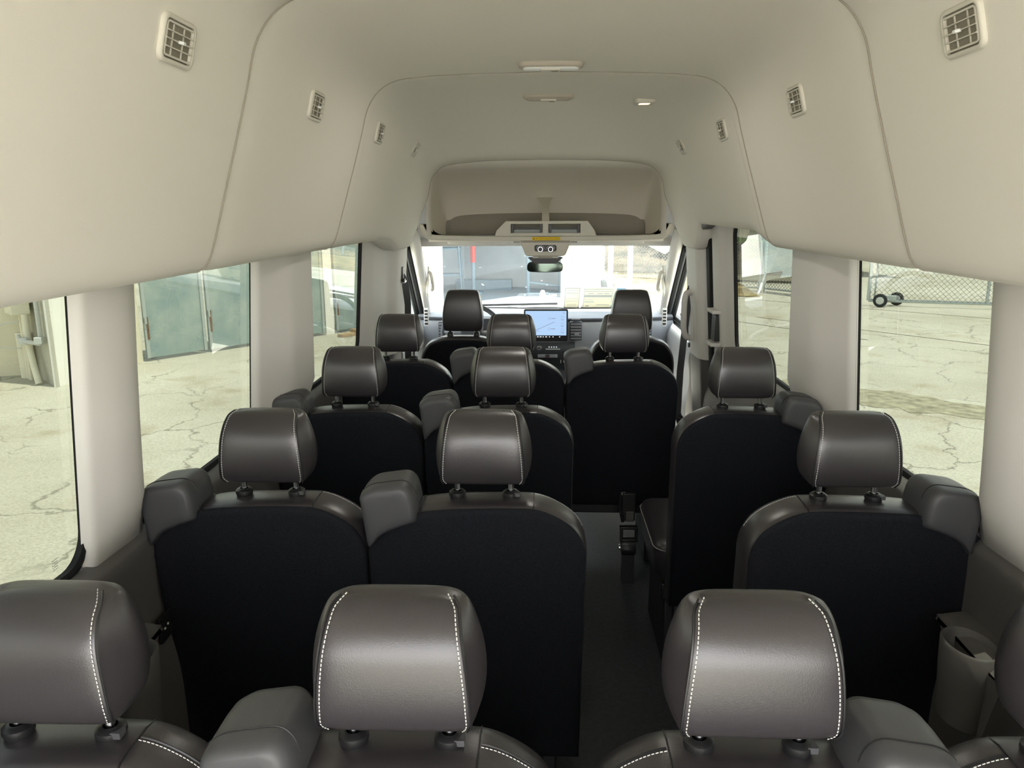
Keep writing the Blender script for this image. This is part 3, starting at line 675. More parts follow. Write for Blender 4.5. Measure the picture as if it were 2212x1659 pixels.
t = thing('overhead_console', (0, 4.60, 1.37), 'beige overhead console with two round climate knobs above the mirror', 'console')
mb = MB(); pillow(mb, round_poly([(-.150, .006), (-.118, -.074), (-.105, -.082), (.105, -.082), (.118, -.074), (.150, .006)], .008), [-.03, -.036, -.028, .12], [.006, .001, 0, .01], 'plastic', f); mb.build('housing', t, angle=50)
mb = MB(); pillow(mb, rrect(.128, .036, .011, 4, (0, -.036)), [-.033, -.0375, -.039], [0, .001, .003], 'black', f); pn = mb.build('control_panel', t)
for x in (-.030, .030):
    k = MB(); lathe(k, [(.0165, 0), (.0165, .008), (.014, .012), (.0125, .012)], (x, -.038, -.042), (0, -1, 0), 'chrome', 24); lathe(k, [(.012, .0), (.0125, .014), (.010, .017), (0, .018)], (x, -.038, -.042), (0, -1, 0), 'black', 24)
    for a in range(-3, 4):
        an = math.radians(90+a*24); k.box((x+.022*math.cos(an), -.0393, -.042+.0215*math.sin(an)), (.002, .0006, .002), 'screen_icon')
    k.build('knob', t)
mb = MB(); mb.box((0, -.030, -.088), (.15, .03, .010), 'plastic'); mb.box((0, -.046, -.088), (.085, .003, .004), 'ventdark'); mb.build('reading_lamp_bar', t, bevel=.002)
mb = MB(); pillow(mb, round_poly([(-.105, -.092), (-.062, -.128), (.062, -.128), (.105, -.092)], .004), [.0, .05], [0, .004], 'black', f); mb.build('sensor_cover', t)
t = thing('rear_view_mirror', (-.002, 4.74, 1.214), 'dark framed rear-view mirror hanging below the overhead console', 'mirror')
ol = round_poly([(-.108, .020), (-.085, .032), (0, .036), (.085, .032), (.108, .020), (.110, -.018), (.095, -.031), (0, -.034), (-.095, -.031), (-.110, -.018)], .02)
mb = MB(); pillow(mb, ol, [-.012, -.014, -.008, .012, .022], [.004, .001, 0, .004, .02], 'black', f); mb.build('housing', t, angle=50)
mb = MB(); mb.add([(p[0], -.0145, p[1]) for p in offset(ol, .0045)], [tuple(range(len(ol)))], 'mirror'); mb.build('mirror_glass', t, smooth=False)
mb = MB(); mb.tube([(0, .015, .01), (0, .06, .05), (0, .10, .075)], .009, 'black', 10); mb.build('stalk', t)

# windscreen, its surround and header
t = bpy.data.objects.new('window_9', None); COL.objects.link(t); struct(t)
mb = MB(); WT, WB = (4.93, 1.352), (5.76, .82)
rows = []
for i in range(9):
    u = i/8; y = WT[0]+(WB[0]-WT[0])*u; z = WT[1]+(WB[1]-WT[1])*u+.015*math.sin(math.pi*u)
    rows.append([(x*(.86+.02*u), y+.10*(1-x*x)-.02, z) for x in [-1+k/8 for k in range(17)]])
mb.rings(rows, 'clear', closed=False); mb.build('glass', t)
mb = MB(); mb.rings([[(x*.80, 4.90+.06*(1-x*x)+dy, 1.352+dz) for dy, dz in ((0, .03), (-.012, .014), (-.012, -.010), (.0, -.022), (.03, -.022), (.05, .02))] for x in [-1+k/8 for k in range(17)]], 'pillar', caps=True)
mb.build('header', t)
# sun visors tucked up under the shelf
for s in (-1, 1):
    t = thing('sun_visor', (s*.40, 4.84, 1.359), 'folded beige sun visor under the shelf on the %s' % ("driver's side" if s < 0 else 'passenger side'), 'sun visor', 'sun visors')
    mb = MB(); pillow(mb, rrect(.40, .15, .02, 4), [-.006, -.004, .004, .006], [.004, 0, 0, .004], 'pillar', lambda u, v, d: (u, v, d)); mb.build('flap', t, angle=50)
    mb = MB(); mb.tube([(-s*.20, .06, 0), (-s*.26, .06, 0)], .005, 'black', 8); mb.build('hinge', t)
# A-pillars
for s in (-1, 1):
    mb = MB(); rs = []
    for i in range(11):
        u = i/10; y = 4.61+(5.35-4.61)*u; z = 1.44+(.76-1.44)*u; w = .075+.06*u; xi = .752+.03*u
        sec = round_poly([(.818, -.02), (xi+.03, -.03), (xi, .0), (xi+.01, w), (xi+.06, w+.02), (.90, w+.02), (.90, .03), (.818, .02)], .012, 3)
        rs.append([(s*p[0], y+p[1], z+p[1]*.4) for p in sec])
    for j, (xx, rr, mm) in enumerate(((.829, .010, 'rubber'), (.846, .011, 'seal'), (.864, .010, 'rubber'), (.882, .011, 'seal'))):
        sl = MB(); sl.tube([(s*xx, 4.61+(5.35-4.61)*u-.008, 1.44+(.76-1.44)*u) for u in [i/12 for i in range(13)]], rr, mm, 8); struct(sl.build('trim_%d' % (14+j if s < 0 else 18+j)))
    mb.rings(rs, 'pillar', closed=True); struct(mb.build('trim_12' if s < 0 else 'trim_13', angle=60))
    t = thing('grab_handle', (s*.752, 5.02, 1.10), 'beige grab handle on the windscreen pillar, %s side' % ("driver's" if s < 0 else 'passenger'), 'grab handle', 'windscreen pillar grab handles')
    mb = MB(); mb.tube([(0, -.02, .065), (-s*.012, -.02, .058), (-s*.016, .0, .03), (-s*.016, .05, -.03), (-s*.012, .07, -.058), (0, .07, -.065)], .011, 'plastic', 10); mb.build('grip', t)
    mb = MB(); mb.box((s*.008, 0, 0), (.01, .06, .2), 'plastic', Matrix.Rotation(-.6, 3, 'X')); mb.build('mounting_plate', t, bevel=.004)
    t = thing('side_vent', (s*.775, 5.00, .87), 'slim dark demister vent at the foot of the windscreen pillar, %s side' % ("driver's" if s < 0 else 'passenger'), 'air vent', 'door demister vents')
    mb = MB(); mb.box((0, 0, 0), (.03, .015, .12), 'pillar'); mb.build('bezel', t, bevel=.003)
    for k in range(5):
        l = MB(); l.box((0, -.009, -.042+k*.021), (.020, .004, .012), 'black'); l.build('slot', t)

# ------------------------------------------------------------------ dashboard, screen, wheel
t = thing('dashboard', (0, 5.02, 0), 'grey dashboard running below the windscreen', 'dashboard')
def dsec(pts, x, ax=0): return [(x, p[0]+ax, p[1]) for p in pts]
prof = spline([(.50, .862), (.36, .872), (.20, .868), (.12, .862), (.07, .850)], 4)
xs = [-.86+1.72*i/20 for i in range(21)]
bend = lambda x: -.02+.10*(x/.86)**2
mb = MB(); mb.rings([dsec(prof, x, bend(x)) for x in xs], 'dash', closed=False); mb.build('top_pad', t, angle=50)
p2 = [(.075, .852), (.065, .845), (.068, .832), (.085, .828)]
mb = MB(); mb.rings([dsec(p2, x, bend(x)) for x in xs], 'dashdark', closed=False); mb.build('trim_strip', t, angle=50)
p3 = spline([(.085, .829), (.06, .820), (.045, .78), (.04, .72), (.055, .66), (.10, .62), (.12, .52), (.20, .45)], 4)
mb = MB(); mb.rings([dsec(p3, x, bend(x)) for x in xs], 'dash', closed=False); mb.build('fascia', t, angle=50)
p4 = spline([(.03, .70), (.0, .68), (-.01, .64), (.01, .58), (.04, .50), (.0, .42), (.02, .30), (.05, 0)], 4)
mb = MB(); mb.rings([dsec(p4, x) for x in [-.20+.4*i/6 for i in range(7)]], 'dashdark', closed=False); mb.build('centre_stack', t, angle=50)
for x0 in (.205, -.66, .66):
    v = MB(); w = .068; v.box((x0, .018, .775), (w+.012, .05, .125), 'dashdark'); vo = v.build('air_outlet', t, bevel=.008)
    for k in range(6):
        l = MB(); l.box((x0, -.006, .728+k*.019), (w, .012, .0075), 'dash', Matrix.Rotation(.25, 3, 'X')); l.build('slat', vo)
    l = MB(); l.box((x0+.004, -.014, .757), (.03, .010, .018), 'dash'); l.build('knob', vo, bevel=.002)
mb = MB(); mb.box((.205, .02, .848), (.055, .03, .008), 'dashdark'); mb.build('card_slot', t)
mb = MB(); lathe(mb, [(.016, 0), (.016, .012), (.012, .014), (.011, .010), (0, .010)], (-.035, -.012, .665), (0, -1, 0), 'chrome', 24); mb.build('volume_knob', t)
mb = MB(); mb.box((.055, -.016, .658), (.095, .006, .006), 'lens'); mb.build('light_bar', t)
mb = MB()
for k in range(4): mb.box((.03+k*.016, -.016, .672), (.007, .004, .005), 'screen_icon')
mb.build('touch_icons', t)
mb = MB(); mb.box((.02, -.018, .612), (.13, .012, .022), 'dash'); mb.build('switch_bar', t, bevel=.004)
mb = MB(); mb.box((.02, -.026, .612), (.026, .008, .022), 'dashdark'); mb.add([(.014, -.031, .607), (.026, -.031, .607), (.020, -.031, .617)], [(0, 1, 2)], 'red'); mb.build('hazard_switch', t)
mb = MB(); mb.box((.13, -.012, .575), (.008, .004, .014), 'lens'); mb.box((.108, -.012, .575), (.004, .004, .02), 'lens'); mb.build('usb_ports', t)
# instrument binnacle
mb = MB(); mb.rings([[(x, .02+p[0], .80+p[1]) for p in ((.22, .05), (.0, .065), (-.03, .058), (-.03, -.09), (.22, -.10))] for x in (-.62, -.60, -.30, -.28)], 'dashdark'); mb.build('binnacle', t, angle=40)
t = thing('touchscreen', (.008, 4.985, .82), 'tablet-like touchscreen showing a pale blue map on the dashboard', 'screen')
mb = MB(); pillow(mb, rrect(.286, .212, .010, 4), [0, -.006, -.008], [.003, 0, .002], 'black', f); mb.build('housing', t)
mb = MB(); mb.box((0, -.0085, .014), (.266, .001, .160), 'screen'); sc_ = mb.build('display', t)
mb = MB(); mb.tube([(-.11, -.0095, -.05), (-.05, -.0095, -.025), (-.02, -.0095, -.012), (.055, -.0095, .022)], .0011, 'screen_line', 4)
def ringmark(cx, cz, r): mb.tube([(cx+r*math.cos(a*math.pi/8), -.0095, cz+r*math.sin(a*math.pi/8)) for a in range(17)], .0005, 'screen_line', 4)
for cx, cz in ((.022, .045), (.020, -.024)): ringmark(cx, cz, .008); mb.box((cx+.026, -.0095, cz), (.028, .0005, .003), 'screen_line')
for k in range(3): ringmark(.107, .052-k*.042, .009); mb.box((.107, -.0095, .036-k*.042), (.02, .0005, .0022), 'screen_line')
mb.box((.115, -.0095, .080), (.01, .0005, .003), 'screen_line'); mb.box((-.055, -.0095, -.038), (.024, .0005, .0016), 'screen_line'); mb.build('map_graphics', sc_)
mb = MB()
for x, w in ((-.052, .010), (-.034, .013), (-.017, .007), (.002, .011), (.024, .007), (.047, .007), (.09, .007)): mb.box((x, -.0095, -.0755), (w, .0005, .006), 'screen_icon')
mb.build('status_icons', sc_)
t = thing('steering_wheel', (-.462, 4.80, .80), 'grey steering wheel rim rising beside the driver headrest', 'steering wheel')
R_ = Matrix.Rotation(math.radians(-32), 3, 'X'); n = 40
mb = MB(); pts = [R_ @ Vector((.182*math.cos(2*math.pi*i/n), 0, .182*math.sin(2*math.pi*i/n))) for i in range(n+1)]; mb.tube(pts, .015, 'dashdark', 10); mb.build('rim', t)
mb = MB(); pillow(mb, round_poly([(-.08, .05), (.08, .05), (.06, -.06), (-.06, -.06)], .03), [-.02, 0, .03], [.01, 0, .01], 'dashdark', lambda u, v, d: tuple(R_ @ Vector((u, d, v)))); mb.build('airbag_hub', t)
for a in (0, 180, 270):
    sp = MB(); an = math.radians(a); sp.tube([R_ @ Vector((.05*math.cos(an), 0, .05*math.sin(an))), R_ @ Vector((.178*math.cos(an), 0, .178*math.sin(an)))], .012, 'dash', 8); sp.build('spoke', t)
mb = MB(); mb.tube([(0, .02, 0), (0, .26, -.16)], .035, 'dashdark', 12); mb.build('column_shroud', t)

# stickers on the windscreen
def sticker(name, x, y, z, w, h, label, draw):
    t = thing(name, (x, y, z), label, 'paper', 'price papers on the windscreen')
    R2 = Matrix.Rotation(math.radians(54.5), 3, 'X')
    mb = MB(); mb.box((0, 0, 0), (w, .0012, h), 'lens'); o = mb.build('sheet', t, smooth=False)
    mb = MB(); mb.box((0, -.001, 0), (w*.9, .0008, h*.93), 'paper'); draw(mb, w, h); mb.build('print', t, smooth=False)
    t.rotation_euler = R2.to_euler(); return t
def d1(mb, w, h):
    for k, zz in enumerate((.36, .25, .20, -.02, -.14, -.30, -.36)):
        mb.box((0, -.0018, zz*h), (w*(.78 if k not in (5, 6) else .6), .0006, .004), 'greyink' if k < 5 else 'ink_soft')
    mb.box((0, -.0018, .46*h), (w*.9, .0006, .003), 'ink_soft'); mb.box((.45*w, -.0018, 0), (.003, .0006, h*.93), 'ink_soft'); mb.box((-.45*w, -.0018, 0), (.003, .0006, h*.93), 'ink_soft')
def d2(mb, w, h):
    mb.box((-.14*w, -.0018, .10*h), (w*.62, .0006, .10*h), 'greyink'); mb.box((-.14*w, -.0018, .42*h), (w*.62, .0006, .004), 'ink_soft'); mb.box((-.14*w, -.0018, .32*h), (w*.6, .0006, .004), 'ink_soft')
    for x in (-.30, -.10, .05): mb.box((x*w, -.0018, .22*h), (w*.12, .0006, .006), 'ink_soft')
    mb.box((.36*w, -.0018, .42*h), (w*.2, .0006, .08*h), 'blueink'); mb.box((.24*w, -.0018, -.40*h), (w*.10, .0006, .10*h), 'blueink')
    mb.box((-.33*w, -.0018, -.18*h), (w*.22, .0006, .006), 'blueink'); mb.box((-.33*w, -.0018, -.08*h), (w*.20, .0006, .004), 'greyink'); mb.box((0, -.0018, -.33*h), (w*.3, .0006, .006), 'ink_soft'); mb.box((-.36*w, -.0018, -.38*h), (w*.08, .0006, .012), 'ink_soft')
    mb.box((-.45*w, -.0018, 0), (.003, .0006, h*.93), 'greyink'); mb.box((.18*w, -.0018, .1*h), (.003, .0006, h*.6), 'greyink')
sticker('price_paper', .198, 5.540, .935, .112, .31, 'narrow white price paper on the windscreen beside the wider one', d1)
sticker('price_paper', .425, 5.540, .935, .315, .30, 'wide white price sheet with blue and grey blocks on the windscreen', d2)

# belts
def belt(name, pts, s, label):
    t = thing(name, pts[0], label, 'seat belt', 'front seat belts'); o = Vector(pts[0]); P = [Vector(p)-o for p in pts]
    a = MB(); a.box((0, 0, .015), (.018, .045, .075), 'black'); a.box((-s*.012, -.004, -.02), (.012, .05, .02), 'black'); a.build('anchor', t, bevel=.005)
    c = MB(); c.tube([(-s*.012, -.02, -.028), (-s*.014, .022, -.028)], .007, 'chrome', 8); c.build('guide_loop', t)
    w = MB(); w.ribbon(P, (1, .8*s, .0), .046, .0025, 'seal'); w.build('webbing', t)
    return t
belt('seat_belt', [(-.775, 4.16, 1.205), (-.765, 4.19, 1.17), (-.755, 4.20, 1.05), (-.765, 4.22, .80), (-.79, 4.25, .30)], -1, "driver's seat belt hanging from the left pillar")
t = belt('seat_belt', [(.785, 4.20, 1.14), (.775, 4.21, 1.11), (.765, 4.20, .98), (.73, 4.12, .70), (.715, 4.06, .48), (.73, 4.05, .42)], 1, 'front passenger seat belt hanging beside the grab handle')
b = MB(); b.box((-.055, -.15, -.70), (.03, .05, .05), 'black'); b.build('lower_anchor', t, bevel=.01)
# B-pillar grab handle, right
t = thing('grab_handle', (.795, 4.15, 1.0), 'tall beige grab handle on the pillar by the sliding door', 'grab handle')
mb = MB(); mb.tube(spline([(.0, .03, .115), (-.035, .02, .115), (-.052, .0, .085), (-.054, -.005, 0), (-.05, .0, -.085), (-.03, .01, -.125), (.0, .02, -.125)], 4), [.016]*25, 'pillar', 12); mb.build('grip', t)
mb = MB(); mb.box((-.002, .02, 0), (.02, .07, .28), 'pillar'); mb.build('mounting_plate', t, bevel=.006)
mb = MB(); mb.box((-.018, .0, -.165), (.01, .022, .024), 'tower'); mb.build('latch_button', t, bevel=.002)

# cup holders and outlet in the side trims
for s in (-1, 1):
    t = thing('cup_holder', (s*.848, 1.36 if s > 0 else 1.27, .70), 'moulded grey cup holder on the %s wall trim%s' % ('left' if s < 0 else 'right', '' if s < 0 else ' with sun on its rim'), 'cup holder', 'wall cup holders')
    mb = MB()
    # wall-side body: scooped bracket that carries the cup ring
    prof = [(0, .20), (.02, .17), (.045, .12), (.055, .05)]
    body = round_poly([(-.13, .03), (.15, .03), (.10, -.02), (.075, -.15), (-.075, -.15), (-.11, -.02)], .02)
    pillow(mb, body, [-.03, .0, .030, .050], [0, 0, .004, .014], 'trim', lambda u, v, d: (-s*d, u, v)); mb.build('bracket', t, angle=50)
    r = MB(); n = 28
    rs = []
    for rr, zz in ((.036, -.11), (.042, -.02), (.044, .036), (.048, .040), (.052, .036), (.050, -.02), (.044, -.12)):
        rs.append([(-s*(.052+rr*math.cos(2*math.pi*j/n)*.9), rr*math.sin(2*math.pi*j/n)*1.25, zz) for j in range(n)])
    r.rings(rs, 'trim', caps=False); r.add([(-s*(.052+.036*math.cos(2*math.pi*j/n)*.9), .036*math.sin(2*math.pi*j/n)*1.25, -.11) for j in range(n)], [tuple(range(n))], 'trim'); r.build('cup_ring', t, angle=60)
t = thing('power_outlet', (-.846, 1.50, .665), 'small black power socket on the left wall trim beside the cup holder', 'socket')
mb = MB(); mb.box((0, 0, 0), (.006, .05, .06), 'black'); mb.build('face_plate', t, bevel=.002)
mb = MB(); mb.box((.004, -.008, 0), (.002, .004, .004), 'lens'); mb.box((.004, .006, .004), (.002, .004, .004), 'lens'); mb.build('contacts', t)

# van nose (bonnet) seen through the windscreen, and exterior door mirrors
t = thing('van_bonnet', (0, 5.75, 0), 'white bonnet of the van sloping away beyond the windscreen', 'bonnet')
mb = MB(); rs = []
for y, zc in ((-.06, .855), (.1, .866), (.3, .862), (.5, .845), (.7, .80), (.85, .70), (.92, .5), (.93, .2)):
    rs.append([(x*(.86-.05*max(0, y)), y, zc-.11*abs(x)**2.0) for x in [-1+k/10 for k in range(21)]])
mb.rings(rs, 'white', closed=False); mb.build('panel', t, angle=60)
mb = MB(); mb.box((0, -.06, .84), (1.5, .08, .02), 'black'); mb.build('cowl', t)
mb = MB(); mb.tube([(-.5, -.02, .86), (.1, .02, .868)], .008, 'black', 8); mb.build('wiper_arm', t)
for s in (-1, 1):
    t = thing('door_mirror', (s*1.10, 5.15, 1.0), "white exterior door mirror outside the %s door glass" % ("driver's" if s < 0 else "passenger"), 'mirror', 'exterior door mirrors')
    mb = MB(); pillow(mb, rrect(.20, .34, .05, 5), [0, -.01, .03, .09], [.006, 0, 0, .05], 'white', f); mb.build('shell', t, angle=60)
    mb = MB(); mb.add([(p[0], -.011, p[1]) for p in offset(rrect(.20, .34, .05, 5), .012)], [tuple(range(24))], 'mirror'); mb.build('mirror_glass', t, smooth=False)
    mb = MB(); mb.tube([(-s*.06, .04, -.12), (-s*.18, .06, -.16)], .03, 'black', 10); mb.build('arm', t)

# ================================================================== outdoors
GZ = -.65
mb = MB(); mb.add([(-40, -25, GZ), (40, -25, GZ), (40, 60, GZ), (-40, 60, GZ)], [(0, 1, 2, 3)], 'concrete'); struct(mb.build('ground', smooth=False))
# expansion joints
mb = MB()
for a, b in (((4.2, 20.4), (20, 6.4)), ((4.5, 16.2), (12, 7.2)), ((1.5, 18.8), (5.6, 13.3))):
    a, b = Vector((*a, GZ+.002)), Vector((*b, GZ+.002)); d = (b-a).normalized(); n_ = Vector((-d.y, d.x, 0))*.02
    mb.add([a-n_, b-n_, b+n_, a+n_], [(0, 1, 2, 3)], 'mulch')
struct(mb.build('ground_joints', smooth=False))
def wallseg(name, a, b, h, m, th=.25, z0=GZ):
    a, b = Vector((*a, 0)), Vector((*b, 0)); d = b-a; n_ = Vector((-d.y, d.x, 0)).normalized()*th
    mb = MB(); mb.rings([[(*(p.xy), z) for p in (a, b, b+n_, a+n_)] for z in (z0, z0+h)], m); return struct(mb.build(name, smooth=False))
DA, DB = Vector((-5.99, 11.17)), Vector((1.95, 21.35)); DD = (DB-DA).normalized()
def along(k, off=0): p = DA+DD*k+Vector((DD.y, -DD.x))*off; return (p.x, p.y)
wallseg('wall_building', (-14, 8.0), (-7.05, 10.25), 6, 'wall')
wallseg('wall_building_side', (-7.05, 10.25), (-6.25, 9.45), 6, 'wallshade', th=.04)  # pier side out of the sun: its shade is painted in as grey
wallseg('wall_building_front', (-6.245, 9.455), (-6.06, 11.02), 6, 'wallwhite', th=.04)
wallseg('wall_building_return', (-6.06, 11.02), along(.0), 6, 'wall')
def door_panel(k0, k1, label, h=3.6, off=.03):
    a, b = Vector(along(k0)), Vector(along(k1)); c = (a+b)/2; L = (b-a).length; ang = math.atan2(b.y-a.y, b.x-a.x)
    t = thing('steel_door', (c.x, c.y, GZ), label, 'door', 'blue-grey steel doors of the building', ang)
    mb = MB(); mb.box((0, 0, h/2+.05), (L-.02, .05, h), 'doormetal'); mb.build('door_leaf', t, smooth=False, bevel=.006)
    for x in (-L/2+.03, L/2-.03):
        e = MB(); e.box((x, -.03, h/2+.05), (.05, .02, h), 'steel'); e.build('edge_strip', t, smooth=False)
    r = MB(); r.box((-L/2+.05, -.042, .50), (.028, .012, .34), 'rust'); r.box((-L/2+.02, -.045, .62), (.03, .05, .10), 'steel'); r.build('hinge', t)
door_panel(.05, 1.02, 'blue-grey steel door leaf nearest the conduits, rusty hinge at its edge')
door_panel(1.06, 2.35, 'blue-grey steel door leaf in the middle of the second left window')
door_panel(2.40, 3.30, 'blue-grey steel door leaf seen through the third left window')
wallseg('wall_building_pier', along(3.32, .04), along(3.50, .04), 6, 'wallwhite')
door_panel(3.55, 5.7, 'wide blue-grey steel sliding door behind the timber planks')
# white wall with windscreen-side garage opening
wallseg('wall_building_left', along(5.75), along(6.37), 6, 'wallwhite')
wallseg('wall_building_pier_right', along(10.85), along(11.25), 6, 'wall')
wallseg('wall_building_end', along(11.25), along(12.37), 6, 'wallwhite')
# header above opening
a, b = Vector((*along(6.37), 0)), Vector((*along(10.85), 0))
mb = MB(); nn = Vector((-DD.y, DD.x, 0))*.25; mb.rings([[(*(p.xy), z) for p in (a, b, b+nn, a+nn)] for z in (4.4, 5.6)], 'wallwhite'); struct(mb.build('wall_building_header', smooth=False))
# garage room
g0 = Vector((*along(6.2), 0)); g1 = Vector((*along(12.3), 0)); bk = Vector((-DD.y, DD.x, 0))*5
mb = MB(); vs = [g0, g0+bk, g1+bk, g1]
mb.rings([[(*(p.xy), z) for p in vs] for z in (GZ, 4.6)], 'garage', closed=False, caps=False); struct(mb.build('wall_garage', smooth=False))
mb = MB(); mb.add([(*(p.xy), GZ+.01) for p in vs], [(0, 1, 2, 3)], 'garagefloor'); struct(mb.build('floor_garage', smooth=False))
mb = MB(); mb.add([(*(p.xy), 4.6) for p in vs], [(0, 1, 2, 3)], 'garage'); struct(mb.build('ceiling_garage', smooth=False))
def gp(k, back): p = Vector((*along(k), 0))+Vector((-DD.y, DD.x, 0))*back; return p
# garage equipment
p = gp(11.0, .9); t = thing('metal_rack', (p.x, p.y, GZ), 'blue-grey tubular rack standing in the garage below the mirror', 'rack')
for x in (-.42, .42):
    l = MB(); l.tube([(x, 0, 0), (x, 0, 1.25)], .05, 'equip', 8); l.build('post', t)
for z in (.30, .72): l = MB(); l.tube([(-.42, 0, z+.05), (.42, 0, z-.05)], .03, 'equip', 8); l.build('rail', t)
l = MB(); l.tube([(-.5, -.3, .05), (-.42, 0, .05), (.42, 0, .05), (.55, -.3, .05)], .035, 'equip', 8); l.build('foot_rail', t)
p = gp(10.1, 2.6); t = thing('stand', (p.x, p.y, GZ), 'grey post with a red top in the garage', 'stand')
l = MB(); l.tube([(0, 0, 0), (0, 0, .85)], .05, 'equip', 8); l.build('post', t)
l = MB(); l.tube([(0, 0, .85), (0, 0, 1.35)], .07, 'red', 8); l.build('red_sleeve', t)
l = MB(); l.box((0, 0, .04), (.5, .5, .08), 'equip'); l.build('base', t)
p = gp(9.9, 3.5); t = thing('shelving', (p.x, p.y, GZ), 'dark shelving frame at the left of the garage', 'shelving')
for x in (-.5, .5):
    for y in (-.25, .25): l = MB(); l.tube([(x, y, 0), (x*.7, y, 2.6)], .035, 'equip', 6); l.build('post', t)
for z in (.5, 1.2, 1.9, 2.5): l = MB(); l.box((0, 0, z), (.95, .5, .05), 'equip'); l.build('shelf_board', t)
p = gp(11.3, 3.3); t = tag(MB().box((p.x, p.y, GZ+.14), (1.6, .5, .28), 'equip').build('long_crate', bevel=.02), 'long low grey crate on the garage floor', 'crate')
# wheel on a stub axle standing behind the bonnet
t = thing('caster_wheel', (.02, 16.9, GZ), 'pale wheel with a short axle seen just over the bonnet', 'wheel')
mb = MB(); lathe(mb, [(.0, -.04), (.12, -.04), (.145, -.03), (.15, 0), (.145, .03), (.12, .04), (0, .04)], (0, 0, .35), (1, .25, 0), 'hub', 24); mb.build('tyre', t)
mb = MB(); mb.tube([(.03, 0, .35), (.30, .05, .38)], .025, 'hub', 8); mb.build('axle', t)
mb = MB(); mb.tube([(0, 0, .35), (0, .1, .0)], .02, 'hub', 8); mb.build('stand', t)
# planks
for k, (kk, off, z) in enumerate(((3.95, -.10, .03), (4.25, -.02, .08))):
    p = gp(kk, -.35+off); o = MB().box((0, 0, 0), (1.3, .14, .05), 'wood').build('timber_plank'); o.location = (p.x, p.y, GZ+z); o.rotation_euler = (0, 0, math.atan2(DD.y, DD.x)+.1*k)
    tag(o, 'timber plank on the ground at the foot of the sliding door, %s one' % ('lower' if k == 0 else 'upper'), 'plank', 'timber planks')
# conduits and box on the beige wall
wa = Vector((-14, 8.0, 0)); wb = Vector((-7.05, 10.25, 0)); wd = (wb-wa).normalized(); wnrm = Vector((wd.y, -wd.x, 0))
def wp(q, out, z): v = Vector((-7.05, 10.25, 0))+Vector((.7071, -.7071, 0))*q+Vector((-.7071, -.7071, 0))*out; return (v.x, v.y, GZ+z)
t = thing('junction_box', wp(.28, .16, .92), 'cream electrical box on the wall above the conduits', 'electrical box', None, math.radians(-45))
mb = MB(); mb.box((0, 0, .25), (.42, .22, .55), 'pipe'); mb.build('case', t, bevel=.01); mb = MB(); mb.box((.21, -.02, .30), (.02, .06, .12), 'steel'); mb.build('catch', t)
for k, (bx, r, zt, lab) in enumerate(((.13, .08, .62, 'thick short'), (.24, .032, .90, 'slim straight'), (.36, .028, .90, 'slim middle'), (.48, .042, .90, 'bowed'))):
    lean = .0 if k < 3 else .30
    pts = [wp(bx+lean, .12, 0), wp(bx+lean*.4, .12, .25), wp(bx, .12, .55), wp(bx, .12, zt)]
    o = MB().tube(spline(pts, 3), r, 'pipe', 10).build('conduit', loc=pts[0]); tag(o, lab+' cream conduit rising from the ground beside the shade-grey pier', 'pipe', 'conduits below the electrical box')
pts = [wp(.40, .18, .80), wp(.10, .34, .74), wp(-.10, .44, .60), wp(-.13, .44, .52), wp(.0, .40, .44), wp(.30, .18, .43)]
o = MB().tube(spline(pts, 6), .008, 'hub', 6).build('wire_loop', loc=pts[0]); tag(o, 'thin white wire looping out beside the conduits', 'wire')
pa = Vector((-6.30, 9.43, GZ)); 
pts = [wp(.92, .06, 1.7), wp(.92, .06, .62), wp(.90, .07, .55), wp(.55, .22, .56), wp(.35, .20, .60)]
t = thing('tap_pipe', pts[0], 'white water pipe with a tap on the shade-grey side of the pier', 'pipe')
o = MB().tube([tuple(Vector(p)-Vector(pts[0])) for p in pts], .028, 'hub', 8).build('pipe_run', t)
o = MB(); o.box((.0, -.03, -1.10), (.10, .09, .09), 'hub'); o.box((-.33, .16, -1.14), (.12, .10, .09), 'hub'); o.build('valve', t, bevel=.01)

# ---- right-hand side: chain-link fence, sliding gate, poles, bank
def chain(mb, L, H, z0, sp=.085, r=.0035, m='wire'):
    """diagonal wires clipped to an L x H rectangle in local x/z"""
    k = int((L+H)/sp)+1
    for i in range(-1, k+1):
        c = i*sp
        for sg in (1, -1):
            # line x = c -/+ z
            x0, z_0, x1, z_1 = (c, 0, c-H, H) if sg > 0 else (c-H, 0, c, H)
            def clip(xa, za, xb, zb):
                ts = [0, 1]
                for lim, si in ((0, 1), (L, -1)):
                    fa = si*(xa-lim); fb = si*(xb-lim)
                    if fa < 0 and fb < 0: return None
                    if fa < 0: ts[0] = max(ts[0], fa/(fa-fb))
                    if fb < 0: ts[1] = min(ts[1], fa/(fa-fb))
                if ts[0] >= ts[1]: return None
                return [(xa+(xb-xa)*t_, za+(zb-za)*t_) for t_ in ts]
            q = clip(x0, z_0, x1, z_1)
            if q: mb.tube([(q[0][0], 0, z0+q[0][1]), (q[1][0], 0, z0+q[1][1])], r, m, 3, caps=False)
def fence(a, b, H, label, sp=.085, r=.0035):
    a, b = Vector((*a, 0)), Vector((*b, 0)); L = (b-a).length
    t = thing('chain_link_fence', (a.x, a.y, GZ), label, 'fence', 'chain-link fence runs', math.atan2(b.y-a.y, b.x-a.x))
    mb = MB(); chain(mb, L, H, .05, sp, r); mb.build('mesh', t, smooth=False)
    n_ = max(1, round(L/2.6))
    for i in range(n_+1):
        p = MB(); p.tube([(L*i/n_, .02, 0), (L*i/n_, .02, H+.1)], .035, 'steel', 8); p.build('post', t)
    for z in (.08, H+.05): p = MB(); p.tube([(0, .02, z), (L, .02, z)], .025, 'steel', 8); p.build('rail', t)
